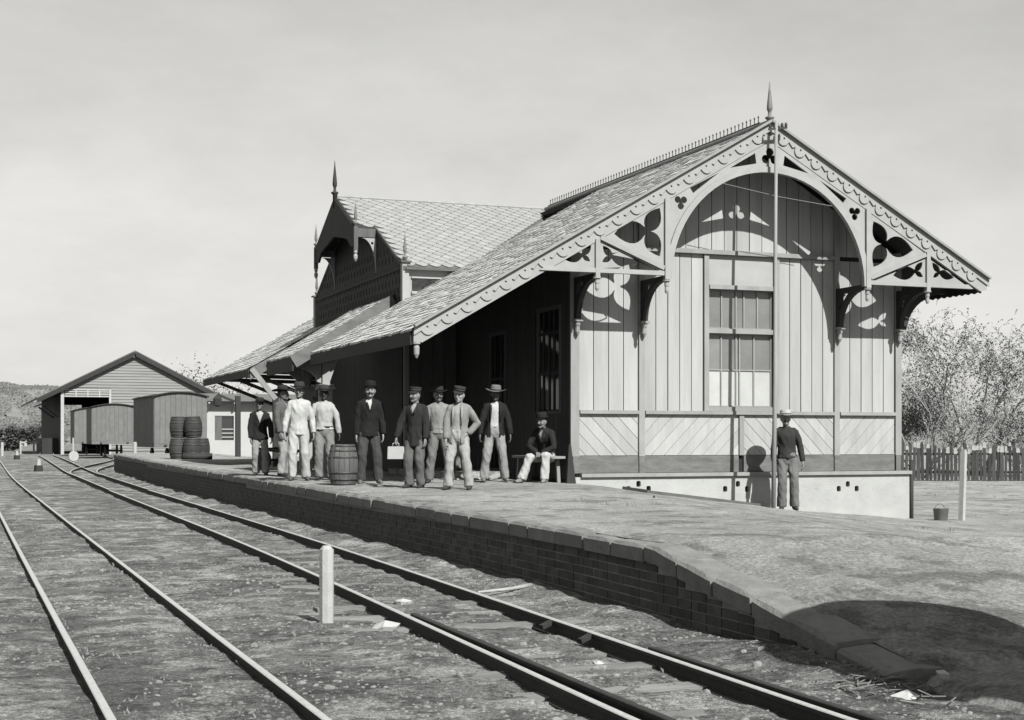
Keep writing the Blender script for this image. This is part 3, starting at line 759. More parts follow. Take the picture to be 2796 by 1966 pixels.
# hood over the upper part of the platform gable
UH, H0, H1, HZ = -5.62, 9.25, 13.51, 6.66
hood = B()
for s in (-1, 1):
    ve = RV+s*(RV-H0)
    hood.add([(UH,ve,zc_(ve)-.07),(UC-.05,ve,zc_(ve)-.07),(UC-.05,RV,RZ-.05),(UH,RV,RZ-.05),(UH,ve,zc_(ve)+.01),(UC-.05,ve,zc_(ve)+.01),(UC-.05,RV,RZ+.03),(UH,RV,RZ+.03)],
             [(0,3,2,1),(4,5,6,7),(0,1,5,4),(1,2,6,5),(2,3,7,6),(3,0,4,7)])
hood = hood.build('gable_hood', 'dark_wood', station)
P = [(H0, zc_(H0)-.02), (RV, RZ+.0), (H1, zc_(H1)-.02), (H1, zc_(H1)-.42), (H1-.35, zc_(H1)-.45), (H1-.75, zc_(H1)-.2), (RV, RZ-1.0), (H0+.75, zc_(H0)-.2), (H0+.35, zc_(H0)-.45), (H0, zc_(H0)-.42)]
B().prism(P, [], lambda a, b, t: (t, a, b), UH-.03, UH+.03).build('hood_board', 'dark_wood', hood)
for v in (H0, H1):
    B().box((UH-.05, v-.05, HZ-.55), (UH+.05, v+.05, HZ+.04)).build('hood_post', 'mid_wood', hood)
    finial(UH, v, HZ+.05, .62, .035, hood)
    B().lathe([(.01, -.26), (.05, -.19), (.055, -.12), (.03, -.07), (.05, -.04), (.05, .02)], (UH, v, HZ-.57), 8).build('pendant', 'paint', hood)
    B().box((UH+.052, v-.025, HZ-.22), (UC-.04, v+.025, HZ-.005)).build('return_board', 'mid_wood', hood)
    Pb = [(UC-.04, HZ-.24), (UH+.16, HZ-.24)]+[(UH+.16+.36*math.sin(math.pi/2*i/7), HZ-.24-.85*(1-math.cos(math.pi/2*i/7))) for i in range(1, 8)]
    B().prism(Pb, [circ(UC-.14, HZ-.36, .035, 8)], uz(), v-.022, v+.022).build('hood_bracket', 'paint', hood)
finial(UH, RV, RZ+.03, .95, .05, hood, 'dark_wood')
# --- entrance canopy in front of the cross block
CU, CZ, CK = -7.53, 3.38, .61
C0, C1 = 7.6, 10.6
zk = lambda u: CZ+CK*(u-CU)
m = B().add([(CU,C0,zk(CU)-.08),(UC-.04,C0,zk(UC)-.08),(UC-.04,C1,zk(UC)-.08),(CU,C1,zk(CU)-.08),(CU,C0,zk(CU)),(UC-.04,C0,zk(UC)),(UC-.04,C1,zk(UC)),(CU,C1,zk(CU))],
            [(0,3,2,1),(4,5,6,7),(0,1,5,4),(1,2,6,5),(2,3,7,6),(3,0,4,7)])
can = m.build('entrance_canopy', 'soffit', station)
slates(C0-.02, C1, CU-.03, UC-.06, zk, CK, .19, .28, parent=can)
for v in (C0-.03, C1+.03):
    B().beam((CU-.02, v, zk(CU)-.15), (UC-.05, v, zk(UC)-.15), .05, .30, (0, 0, 1)).build('verge_board', 'dado', can)
B().box((CU-.035, C0, CZ-.36), (CU, C1, CZ-.02)).build('fascia', 'dark_wood', can)
for v in (8.4, C1-.1):
    c = B().box((-6.73, v-.14, .62), (-6.45, v+.14, 2.62)).build('canopy_post', 'paint', can)
    B().box((-6.79, v-.2, 2.622), (-6.39, v+.2, 2.68)).build('capital', 'paint', c)
    B().box((-6.77, v-.18, 2.682), (-6.41, v+.18, 2.75)).build('capital_block', 'paint', c)
    B().box((-6.68, v-.10, 2.752), (-6.50, v+.10, zk(-6.68)-.09)).build('upper_post', 'paint', c)
    Pb = [(-6.70, 2.78), (-6.70, zk(-6.7)-.20), (-7.55, zk(-7.55)-.14)]+[(-7.48+.68*math.sin(math.pi/2*i/9), zk(-7.55)-.20-.36*(1-math.cos(math.pi/2*i/9))) for i in range(0, 10)]
    B().prism(Pb, [], uz(), v-.05, v+.05).build('arched_bracket', 'paint', c)
    Pb = [(-6.49, 2.80), (-6.49, 3.75), (-5.3, 4.45), (-5.5, 4.15), (-6.1, 3.7), (-6.35, 3.2)]
    B().prism(Pb, [], uz(), v-.04, v+.04).build('inner_bracket', 'paint', c)
# --- far wing: gable boards, struts, wall
B().box((UW, VF, .5), (UW+.14, 22.3, 5.0)).build('far_side_wall', 'shaded_side_wood', station)
B().prism([(-7.26, rz(-7.26)-.02), (-3.6, rz(-3.6)-.02), (-3.6, rz(-3.6)-.36), (-7.26, rz(-7.26)-.33)], [], uz(), 14.44, 14.50).build('far_bargeboard', 'dado', station)
B().beam((-7.22, 14.42, 3.38), (-6.55, 14.42, 2.55), .07, .14).build('far_brace', 'trim', station)
B().box((-6.62, 14.40, .66), (-6.46, 14.54, 2.62)).build('far_post', 'dark_wood', station)
for v in (15.4, 18.4, 21.6):
    B().beam((-7.1, v, 3.32), (-4.2, v, 2.2), .09, .10).build('strut', 'mid_wood', station)
    B().beam((-7.2, v, 3.36), (UW, v, 3.30), .08, .12).build('tie', 'mid_wood', station)
B().box((-7.3, 14.5, 3.16), (-7.26, 22.4, 3.36)).build('far_fascia', 'dark_wood', station)
B().box((-7.3, VB+.08, 3.12), (-7.255, 6.9, 3.36)).build('fascia', 'dark_wood', station)
# far end wall closing the building
B().prism([(UW, .5), (3.77, .5), (3.77, rz(3.77)-.15), (0, rz(0)-.15), (UW, rz(UW)-.15)], [], uz(), 22.2, 22.3).build('end_wall', 'paint', station)
B().box((3.65, .17, .5), (3.77, 22.2, 5.3)).build('yard_side_wall', 'paint', station)
# ------------------------------------------------------------ people
def ring_tube(m, secs, n=14):
    """secs: (centre, rx, ry) horizontal ellipses stacked upward"""
    vs = []; k = len(secs)
    for c, rx, ry in secs:
        for j in range(n):
            t = 2*math.pi*j/n; vs.append((c[0]+rx*math.cos(t), c[1]+ry*math.sin(t), c[2]))
    fs = [(i*n+j, i*n+(j+1) % n, (i+1)*n+(j+1) % n, (i+1)*n+j) for i in range(k-1) for j in range(n)]
    fs += [tuple(range(n-1, -1, -1)), tuple((k-1)*n+j for j in range(n))]
    m.add(vs, fs)
def ball(m, c, r, n=12, k=8):
    rx, ry, rz_ = r if isinstance(r, tuple) else (r, r, r)
    ring_tube(m, [((c[0], c[1], c[2]-rz_*math.cos(math.pi*i/k)), max(.002, rx*math.sin(math.pi*i/k)), max(.002, ry*math.sin(math.pi*i/k))) for i in range(k+1)], n)
def limb(m, pts, rad, n=10):
    for p, r in zip(pts, rad): ball(m, p, r*.98, 10, 6)
    m.tube(pts, rad, n)
def ik(a, b, l1, l2, hint):
    a = Vector(a); b = Vector(b); d = b-a; L = min(d.length, (l1+l2)*.995); dn = d.normalized(); b = a+dn*L
    x = (l1*l1-l2*l2+L*L)/(2*L); h = math.sqrt(max(0, l1*l1-x*x)); hv = Vector(hint)-dn*Vector(hint).dot(dn)
    return a+dn*x+hv.normalized()*h, b
def remesh(m, voxel, smooth=2):
    me = bpy.data.meshes.new('tmp'); me.from_pydata([tuple(p) for p in m.v], [], m.f)
    bm = bmesh.new(); bm.from_mesh(me); bmesh.ops.recalc_face_normals(bm, faces=bm.faces); bm.to_mesh(me); bm.free()
    o = bpy.data.objects.new('tmp', me); COL.objects.link(o)
    r = o.modifiers.new('r', 'REMESH'); r.mode = 'VOXEL'; r.voxel_size = voxel
    s = o.modifiers.new('s', 'SMOOTH'); s.iterations = smooth; s.factor = .5
    dg = bpy.context.evaluated_depsgraph_get(); out = bpy.data.meshes.new_from_object(o.evaluated_get(dg))
    bpy.data.objects.remove(o); bpy.data.meshes.remove(me)
    return out
_cm = {}
def cloth(v, kind='cloth'):
    k = (round(v, 3), kind)
    if k not in _cm:
        _cm[k] = mat('%s %.3f' % (kind, v), v, .9 if kind == 'cloth' else .6, .16, 14 if kind == 'cloth' else 20, .10 if kind == 'cloth' else .04, 60, spec=.15 if kind == 'cloth' else .3, spots=(9, .63, .8) if kind == 'cloth' else None)
    return _cm[k]
def finish(me, name, material, parent, sc, wr=0., cut=None, seed=0, freq=7):
    vs = me.vertices; n = len(vs)
    if wr:
        co = [v.co.copy() for v in vs]; no = [v.normal.copy() for v in vs]
        for i in range(n):
            p = co[i]; q = Vector((p.x*freq+seed, p.y*freq, p.z*freq*.55+p.x*4)); q2 = q*2.3
            d = (1-abs(noise.noise(q))*2.2)*.6+noise.noise(q2)*.5
            vs[i].co = p+no[i]*wr*d
    if cut:
        bm = bmesh.new(); bm.from_mesh(me)
        dele = [f for f in bm.faces if cut(f.calc_center_median())]
        bmesh.ops.delete(bm, geom=dele, context='FACES'); bm.to_mesh(me); bm.free()
    me.transform(Matrix.Scale(sc, 4)); me.materials.clear(); me.materials.append(material)
    me.polygons.foreach_set('use_smooth', [True]*len(me.polygons)); me.name = name
    return link(name, me, parent)
def hand(m, w, d, n, s):
    """palm and five fingers; w wrist, d pointing direction, n palm normal, s side of the thumb"""
    d = Vector(d).normalized(); n = Vector(n); n = (n-d*n.dot(d)).normalized(); a = d.cross(n).normalized()*s; w = Vector(w)
    for t in (-.018, 0, .018): m.tube([w-d*.01+a*t*.7, w+d*.04+a*t*1.2, w+d*.085+a*t*1.2], [.016, .019, .014], 8)
    for i, L in enumerate((.062, .074, .078, .068)):
        b = w+d*.08+a*(-.03+.02*i)
        p1 = b+d*L*.5+n*.006; p2 = p1+d*L*.33+n*.02; p3 = p2+d*L*.12+n*.022
        m.tube([b-d*.02, p1, p2, p3], [.010, .0098, .009, .007], 7)
    b = w+d*.02+a*.022
    m.tube([b, b+a*.022+d*.025+n*.006, b+a*.03+d*.058+n*.014, b+a*.026+d*.075+n*.018], [.013, .0125, .011, .008], 7)
def person(label, pos, height, face=0., pants=.3, top=.3, shirt=.5, jacket=None, hem=.86, long=False, hat=('felt', .04), skin=.22, shoe=.04, hair=.02,
           hands=None, hints=None, feet=None, lean=0., seat=None, head=(0, 0), stache=True, beard=False, belt=None, seed=0, hdir=None, collar=None, cuffs=True, group='men on the platform'):
    yaw = math.atan2(-pos[0], pos[1])+face
    head = (head[0]+random.uniform(-12, 12), head[1]+random.uniform(-3, 5))
    P = thing('person', label, 'person', pos, yaw, group); sc = height/1.75
    hz = seat if seat else .92; lr = R(lean); sway = random.uniform(-.05, .05)
    def U(p):                                     # upper body: lean about the hips, then shift to the seat
        x, y, z = p; z -= .92; x += z*sway
        return Vector((x, y*math.cos(lr)-z*math.sin(lr), z*math.cos(lr)+y*math.sin(lr)+hz))
    feet = feet or ((-.12, -.02), (.12, .0)); hands = hands or ((-.27, -.06, .80), (.27, -.06, .80)); hints = hints or ((-.5, .6, 0), (.5, .6, 0))
    hk = 1 if seat else .90
    hands = tuple((h[0]*hk, h[1], h[2]) for h in hands); skin *= 1.25
    J = {}
    for i, s in ((0, -1), (1, 1)):
        hip = Vector((s*.09, 0, hz)); ank = Vector((feet[i][0], feet[i][1], .085))
        kn, ank = ik(hip, ank, .43, .425, (s*.05, -1, .0) if not seat else (s*.12, -1, .55))
        sh = U((s*.172, .005, 1.395)); el, wr = ik(sh, hands[i], .285, .255, hints[i]); J[i] = (hip, kn, ank, sh, el, wr)
    P_HANDS[seed] = [Matrix.Translation(Vector(pos)) @ Matrix.Rotation(yaw, 4, 'Z') @ (J[i][5]*sc) for i in (0, 1)]
    # body
    m = MB()
    hc = U((0, -.01, 1.635)); hy, hp = R(head[0]), R(head[1])
    def H(p):
        v = Vector(p); v = Matrix.Rotation(hp, 3, 'X') @ v; v = Matrix.Rotation(hy, 3, 'Z') @ v; return hc+v*1.07
    hm = MB()
    ball(hm, (0, .005, .012), (.080, .096, .108), 16, 12); ball(hm, (0, -.030, -.060), (.060, .056, .054), 12, 8); ball(hm, (0, -.075, -.088), (.026, .022, .022))
    hm.tube([(0, -.088, .028), (0, -.106, .0), (0, -.118, -.022), (0, -.098, -.032)], [.011, .014, .017, .012], 8)
    ball(hm, (0, -.082, .036), (.052, .018, .013)); ball(hm, (-.040, -.058, -.022), (.026, .026, .026)); ball(hm, (.040, -.058, -.022), (.026, .026, .026))
    ball(hm, (0, -.09, -.056), (.025, .014, .012)); ball(hm, (-.078, .008, -.005), (.011, .02, .03)); ball(hm, (.078, .008, -.005), (.011, .02, .03))
    hm.v = [tuple(H(p)) for p in hm.v]; m.add(hm.v, hm.f)
    limb(m, [U((0, .012, 1.42)), U((0, .008, 1.58))], [.058, .054])
    secs = [(U((0, 0, z)), rx, ry) for z, rx, ry in ((.88, .14, .10), (1.0, .135, .095), (1.12, .13, .09), (1.24, .14, .10), (1.34, .155, .1), (1.42, .13, .08), (1.46, .08, .06))]
    ring_tube(m, secs)
    for i, s in ((0, -1), (1, 1)):
        hip, kn, ank, sh, el, wr = J[i]
        limb(m, [sh, el, wr], [.045, .036, .026]); limb(m, [hip, kn, ank], [.075, .05, .036])
        limb(m, [ank+Vector((0, .03, -.035)), ank+Vector((s*.02, -.12, -.05))], [.03, .026])
        d = (wr-el).normalized(); d = (d+Vector((0, -.1, -.35))).normalized() if not (hdir and hdir[i]) else Vector(hdir[i]).normalized()
        hand(m, wr, d, (-s, .1, 0) if not seat else (0, .3, -1), s)
    finish(remesh(m, .0085, 2), 'body', cloth(skin, 'skin'), P, sc)
    for s in (-1, 1):
        e = MB(); ball(e, (s*.030, -.0805, .012), (.014, .008, .006), 8, 6); e.v = [tuple(H(p)*sc) for p in e.v]; e.build('eye', cloth(.012, 'skin'), P, True)
    # hair, moustache, beard
    e = MB(); ball(e, (0, .022, .022), (.082, .092, .104), 14, 10)
    e.v = [tuple(H((p[0], max(p[1], -.055), max(p[2], -.045)))*sc) for p in e.v]; e.build('hair', cloth(hair, 'hair'), P, True)
    if stache:
        e = MB(); e.tube([(-.042, -.080, -.056), (-.02, -.098, -.042), (0, -.106, -.040), (.02, -.098, -.042), (.042, -.080, -.056)], [.006, .012, .011, .012, .006], 7)
        e.v = [tuple(H(p)*sc) for p in e.v]; e.build('moustache', cloth(hair, 'hair'), P, True)
    if beard:
        e = MB(); ball(e, (0, -.048, -.088), (.058, .056, .045), 12, 8); ball(e, (0, -.035, -.055), (.072, .045, .04), 12, 8)
        e.v = [tuple(H(p)*sc) for p in e.v]; finish(remesh(e, .01, 2), 'beard', cloth(hair, 'hair'), P, 1.0)
    # trousers
    m = MB()
    ball(m, (0, 0, hz-.045), (.15, .112, .09)); ring_tube(m, [(Vector((0, 0, hz-.03)), .158, .118), (Vector((0, 0, hz+.02)), .160, .118), (U((0, 0, .99)), .152, .112), (U((0, 0, 1.04)), .146, .106)])
    for i, s in ((0, -1), (1, 1)):
        hip, kn, ank = J[i][:3]; a2 = ank+Vector((0, 0, -.03)); h2 = hip+Vector((0, 0, -.02))
        limb(m, [h2, h2.lerp(kn, .5), kn, kn.lerp(a2, .5)], [.094, .090, .080, .076]); m.tube([kn.lerp(a2, .5), a2+Vector((0, -.012, .012))], [.076, .084], 12)
    finish(remesh(m, .012, 5), 'trousers', cloth(pants), P, sc, .020, seed=seed+3, freq=7)
    # shoes
    for i, s in ((0, -1), (1, 1)):
        ank = J[i][2]; m = MB(); a = R(12)*s
        def f(x, y, z): return (ank.x+x*math.cos(a)-y*math.sin(a)*-1*0+y*math.sin(a)*0+s*abs(min(y, 0))*.15, ank.y+y, z)
        m.tube([f(0, .055, .04), f(0, .0, .05), f(0, -.07, .045), f(0, -.15, .034), f(0, -.215, .026)], [.036, .046, .044, .042, .024], 10)
        limb(m, [Vector(f(0, .02, .05)), Vector(f(0, .015, .10))], [.045, .046])
        m.v = [(p[0], p[1], max(p[2], .002)) for p in m.v]
        finish(remesh(m, .011, 2), 'shoe', cloth(shoe, 'skin'), P, sc)
    # shirt / tunic
    def torso(m, off, z0, zt=1.47):
        base = [(z0, .186, .140), ((z0+.99)/2, .176, .130), (.99, .162, .118), (1.10, .150, .108), (1.22, .160, .118), (1.33, .178, .122), (1.40, .180, .104), (1.44, .135, .086), (zt, .085, .070), (zt+.03, .066, .064)]
        ring_tube(m, [(U((0, .003, z)), rx+off, ry+off) for z, rx, ry in base], 18)
    def sleeves(m, off, end=.97):
        for s in (-1, 1): limb(m, [U((s*.04, .01, 1.45)), U((s*.17, .006, 1.402))], [.058+off, .056+off])
        for i, s in ((0, -1), (1, 1)):
            sh, el, wr = J[i][3:]; w2 = el.lerp(wr, end); s2 = sh+U((-s*.02, 0, 1.42))-U((0, 0, 1.42))
            limb(m, [s2, sh.lerp(el, .5), el, el.lerp(w2, .55)], [.062+off, .061+off, .056+off, .052+off]); m.tube([el.lerp(w2, .55), w2], [.052+off, .046+off], 10)
    if jacket is None:
        m = MB(); torso(m, 0, hem); sleeves(m, -.002)
        finish(remesh(m, .012, 5), 'shirt', cloth(top), P, sc, .018, seed=seed)
    else:
        m = MB(); torso(m, -.012, .94); finish(remesh(m, .014, 2), 'shirt', cloth(shirt), P, sc, .005, seed=seed+9)
        m = MB(); torso(m, .012, hem); sleeves(m, .006)
        w0, w1, zb = jacket                       # opening half-width at the neck, at the bottom, height where the closing starts
        inv = lambda p: Vector((p.x, p.y*math.cos(lr)+(p.z-hz)*math.sin(lr), (p.z-hz)*math.cos(lr)-p.y*math.sin(lr)+.92))
        def cut(p):
            q = inv(p)
            if q.y > -.04 or q.z > 1.52: return False
            if q.z < zb: return False
            t = (q.z-zb)/(1.45-zb); return abs(q.x) < lerp(w1, w0, max(0, min(1, t)))
        finish(remesh(m, .012, 5), 'jacket', cloth(top*.8), P, sc, .014, cut, seed)
        for s in (-1, 1):                         # lapels
            e = MB(); zz = [1.44, 1.36, 1.28, max(zb, 1.12)]
            e.tube([U((s*(lerp(w1, w0, max(0, (z-zb)/(1.45-zb)))+.014), -.105-.02*(z < 1.4), z)) for z in zz], [.012, .02, .016, .006], 6)
            e.v = [tuple(Vector(p)*sc) for p in e.v]; e.build('lapel', cloth(top*1.15), P, True)
    if belt is not None:
        e = MB(); ring_tube(e, [(U((0, .003, z)), .166 if jacket is None else .160, .125 if jacket is None else .118) for z in (.985, 1.02)], 20); e.v = [tuple(Vector(p)*sc) for p in e.v]; e.build('belt', cloth(belt), P, True)
    if collar is not None:
        e = MB(); e.tube([U((.062*math.cos(t), .01+.062*math.sin(t), 1.475-.018*(math.sin(t) < -.5))) for t in [math.pi*2*i/12 for i in range(13)]], .014, 6)
        e.v = [tuple(Vector(p)*sc) for p in e.v]; e.build('collar', cloth(collar), P, True)
    # hat
    k, hv = hat[0], hat[1]; tilt = hat[2] if len(hat) > 2 else 0; e = MB()
    if k in ('felt', 'wide', 'bowler', 'straw'):
        br = {'felt': .160, 'wide': .185, 'bowler': .125, 'straw': .195}[k]; ch = {'felt': .105, 'wide': .11, 'bowler': .115, 'straw': .10}[k]
        prof = [(.078, -.004), (br*.8, -.004), (br, .004), (br, .010), (br*.8, .003), (.094, .006), (.092, ch*.55), (.082, ch*.9), (.055, ch), (.02, ch-.018), (.001, ch-.02)]
        e.lathe(prof, (0, 0, 0), 24, 1, 1.12)
        wob = random.uniform(-.02, .02)
        e.v = [(x, y, z+(.030*((x/br)**2)-.012*((y/br)**2)*(1 if y < 0 else .4)+wob*x*8*abs(x) if math.hypot(x, y) > .11 else 0)) for x, y, z in e.v]
        band = MB(); band.lathe([(.0955, .008), (.0955, .034), (.090, .034)], (0, 0, 0), 24, 1, 1.12)
    else:
        e.lathe([(.082, 0), (.088, .005), (.088, .045), (.098, .07), (.096, .082), (.05, .088), (.001, .086)], (0, 0, 0), 22, 1, 1.1)
        n = 9; vs = []
        for i in range(n):
            t = math.pi*(1.13+.74*i/(n-1)); vs += [(.086*math.cos(t), .094*math.sin(t), .012), (.10*math.cos(t), .10*math.sin(t)-.052*math.sin(math.pi*i/(n-1)), -.012)]
        e.add(vs, [(2*i, 2*i+1, 2*i+3, 2*i+2) for i in range(n-1)])
        band = MB(); band.lathe([(.0895, .034), (.0895, .041), (.085, .041)], (0, 0, 0), 22, 1, 1.1)
    for q, nm, vv in ((e, 'hat' if k != 'cap' else 'cap', hv), (band, 'hat_band', hv*.4 if k != 'cap' else .16)):
        mt = Matrix.Rotation(R(tilt), 3, 'Y'); q.v = [tuple(H(tuple(mt @ Vector((p[0], p[1]+.004, p[2]))+Vector((0, .004, .062))))*sc) for p in q.v]
        q.build(nm, cloth(vv), P, True)
    return P
P_HANDS = {}
def pz(x, y): return (x, y, yard_z(x, y)+.012)
random.seed(31)
person('youth in dark jacket, pale kerchief and light trousers at the platform edge', pz(5.88, 30.2), 1.56, pants=.36, top=.030, shirt=.5, jacket=(.085, .0, 1.22), hem=.84, hat=('felt', .025), hands=((-.24, -.08, .84), (.30, -.13, .86)), hints=((-.6, .4, 0), (.6, .3, 0)), feet=((-.09, .02), (.13, -.04)), stache=False, seed=1, skin=.15)
person('man in grey jacket turned sideways, half behind the man all in white', pz(6.18, 29.3), 1.78, face=.9, pants=.40, top=.17, shirt=.3, jacket=(.05, .0, 1.15), hem=.86, hat=('wide', .03), hands=((-.25, -.10, .84), (.26, .02, .82)), seed=4, skin=.17, head=(20, 0))
person('man dressed all in white with a dark hat, arms at his sides', pz(5.94, 26.8), 1.77, pants=.55, top=.60, hem=.84, hat=('felt', .05), hands=((-.30, -.08, .78), (.31, -.05, .82)), feet=((-.12, -.05), (.14, .03)), shoe=.10, seed=7, skin=.24, stache=False)
person('man in white shirt, dark belt and grey trousers standing just behind the upright barrel', pz(6.47, 27.0), 1.73, pants=.26, top=.52, hem=.95, belt=.04, hat=('felt', .05, 6), hands=((-.34, -.12, .84), (.32, -.06, .86)), hints=((-.8, .4, .1), (.8, .4, .1)), feet=((-.10, -.02), (.13, .05)), skin=.05, seed=11, stache=False)
person('man in dark suit and black hat with a white shirt collar, hand at his pocket', pz(6.68, 24.6), 1.72, face=.12, pants=.075, top=.022, shirt=.6, jacket=(.055, .0, 1.26), hem=.83, hat=('bowler', .015), hands=((-.25, .0, .80), (.27, -.10, .86)), feet=((-.15, -.05), (.17, -.02)), shoe=.18, seed=15, collar=.6, skin=.26)
bagman = person('uniformed man in peaked cap and long dark coat, carrying a light bag', pz(6.86, 22.4), 1.58, face=-.42, pants=.15, top=.040, shirt=.4, jacket=(.05, .0, 1.30), hem=.74, hat=('cap', .04, 3), hands=((-.36, -.16, .82), (.27, -.12, .74)), hints=((-.8, .3, .1), (.6, .5, 0)), feet=((-.10, -.04), (.12, -.02)), seed=19, collar=.5, head=(-8, 0))
person('man in pale grey shirt and dark hat, standing behind the two men in peaked caps', pz(8.0, 24.7), 1.66, pants=.20, top=.30, hem=.92, belt=.15, hat=('felt', .035), hands=((-.30, -.05, .82), (.25, -.12, .84)), feet=((-.20, -.05), (.2, .02)), seed=23, skin=.18)
person('young man in peaked cap and open light jacket, hand on his hip', pz(7.30, 21.6), 1.57, face=-.22, pants=.44, top=.36, shirt=.42, jacket=(.06, .085, .70), hem=.80, hat=('cap', .045, 12), hands=((-.20, -.16, .84), (.20, -.03, .97)), hints=((-.7, .3, 0), (1, .55, 0)), hdir=(None, (-.6, -.5, -.6)), feet=((-.16, -.06), (.20, .02)), shoe=.05, seed=27, stache=False, collar=.45, head=(-6, 2), skin=.30)
person('boy in dark jacket and light trousers, mostly hidden behind the man with hand on hip', (9.0, 26.9, yard_z(9.0, 26.9)+.165), 1.25, pants=.30, top=.05, shirt=.3, jacket=(.04, .0, 1.2), hat=('felt', .03), stache=False, seed=29)
person('man in wide hat and open dark jacket over white shirt, by the veranda', pz(9.18, 25.1), 1.70, face=.1, pants=.34, top=.026, shirt=.58, jacket=(.075, .085, .70), hem=.82, hat=('wide', .20, 4), belt=.03, hands=((-.33, -.10, .80), (.34, -.10, .80)), hints=((-.8, .4, 0), (.8, .4, 0)), feet=((-.20, -.06), (.20, -.02)), shoe=.20, skin=.09, seed=33, collar=.55)
person('seated man in dark jacket and white trousers, hands folded, on the bench by the corner', pz(10.02, 24.62), 1.66, face=-.38, pants=.55, top=.032, shirt=.5, jacket=(.045, .0, 1.22), hem=.86, hat=('bowler', .02), seat=.50, lean=24, hands=((-.06, -.36, .56), (.04, -.37, .55)), hints=((-1, .3, .2), (1, .3, .2)), hdir=((.7, -.4, -.35), (-.7, -.4, -.35)), feet=((-.30, -.52), (.14, -.46)), shoe=.28, seed=37, collar=.5, skin=.2)
person('man in wide pale hat, dark jersey and grey trousers, standing beside the tall pole', (14.31, 23.42, yard_z(14.31, 23.42)+.01), 1.80, face=.10, pants=.20, top=.045, hem=.93, hat=('straw', .50), hands=((-.28, -.08, .82), (.31, -.06, .80)), hints=((-.6, .5, 0), (.8, .4, 0)), feet=((-.10, -.02), (.12, -.06)), skin=.24, shoe=.05, seed=41, stache=True, beard=False, collar=.3, group='men by the station')
def dirpt(x, depth):
    l = (x-1398)/4000*depth; return (depth*math.sin(YAW)+l*math.cos(YAW), depth*math.cos(YAW)-l*math.sin(YAW))
# ------------------------------------------------------------ things on the platform
hw = P_HANDS[19][0]
bg = thing('bag', 'light flat-sided bag in the hand of the man in the long dark coat', 'bag', (hw.x-.02, hw.y-.01, hw.z-.075-.262), -.30+.1)
m = MB(); m.prism([(-.135, .0), (.135, .0), (.13, .19), (.11, .20), (-.11, .20), (-.13, .19)], [], lambda a, b, t: (a, t, b), -.045, .045); m.build('case', 'bag', bg)
MB().tube([(-.05, 0, .2), (-.045, 0, .245), (0, 0, .262), (.045, 0, .245), (.05, 0, .2)], .009, 6).build('handle', 'bag', bg, True)
def barrel_prof(h, r, rb): return [(lerp(r, rb, math.sin(math.pi*i/12)), h*i/12) for i in range(13)]
def barrel(label, loc, h, r, rb, m_, staves=True, group=None, rz_=0, tilt=0):
    b = thing('barrel', label, 'barrel', loc, rz_, group); b.rotation_euler = (tilt, 0, rz_)
    pr = barrel_prof(h, r, rb); n = 18
    if staves:
        for i in range(n):
            a0, a1 = 2*math.pi*i/n+.012, 2*math.pi*(i+1)/n-.012; mm = MB(); vs = []; j = random.uniform(-.003, .003)
            for q, z in pr:
                for a in (a0, (a0+a1)/2, a1): vs.append(((q+j)*math.cos(a), (q+j)*math.sin(a), z))
            k = len(pr); fs = [(t*3+c, t*3+c+1, t*3+c+4, t*3+c+3) for t in range(k-1) for c in (0, 1)]
            mm.add(vs, fs); mm.build('stave', m_, b, recalc=False)
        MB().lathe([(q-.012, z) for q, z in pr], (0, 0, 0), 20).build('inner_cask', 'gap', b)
    else: MB().lathe(pr, (0, 0, 0), 20).build('cask', m_, b, True)
    for t in (.03, .14, .30, .68, .84, .955):
        q = lerp(r, rb, math.sin(math.pi*t)); q2 = lerp(r, rb, math.sin(math.pi*(t+.04)))
        MB().lathe([(q-.01, h*t-.012), (q+.006, h*t-.012), (q2+.006, h*t+.02), (q2-.01, h*t+.02)], (0, 0, 0), 20).build('hoop', 'hoop', b, True)
    MB().lathe([(r-.02, h*.96), (.001, h*.965)], (0, 0, 0), 16).build('barrel_head', m_, b)
    return b
random.seed(44)
barrel('upright wooden barrel with stained staves standing at the platform edge', pz(6.10, 24.1), .69, .20, .255, 'barrel')
BK = 'dark barrels stacked on the platform'
zq = yard_z(7.1, 49.4)+.012
for i, (x, y, lv, l) in enumerate([(6.92, 49.6, 0, 'dark barrel at the foot of the stack, on the track side'), (7.32, 49.2, 0, 'dark barrel at the foot of the stack, between two others'), (7.72, 49.9, 0, 'dark barrel at the foot of the stack, on the station side'),
                                   (6.98, 49.9, 1, 'dark barrel on top of the stack, tilted on the track side'), (7.42, 49.5, 1, 'dark barrel on top of the stack, upright on the station side')]):
    barrel(l, (x, y, zq+lv*.72), .70, .24, .30, 'barrel_dark', False, BK, i, .03*(i-2) if lv else 0)
tag(MB().tube([(6.95, 48.75, zq+.10), (7.9, 48.72, zq+.10)], .11, 10).build('rolled_sack', 'barrel_dark', None, True), 'dark roll of sacking lying at the foot of the barrel stack', 'sack')
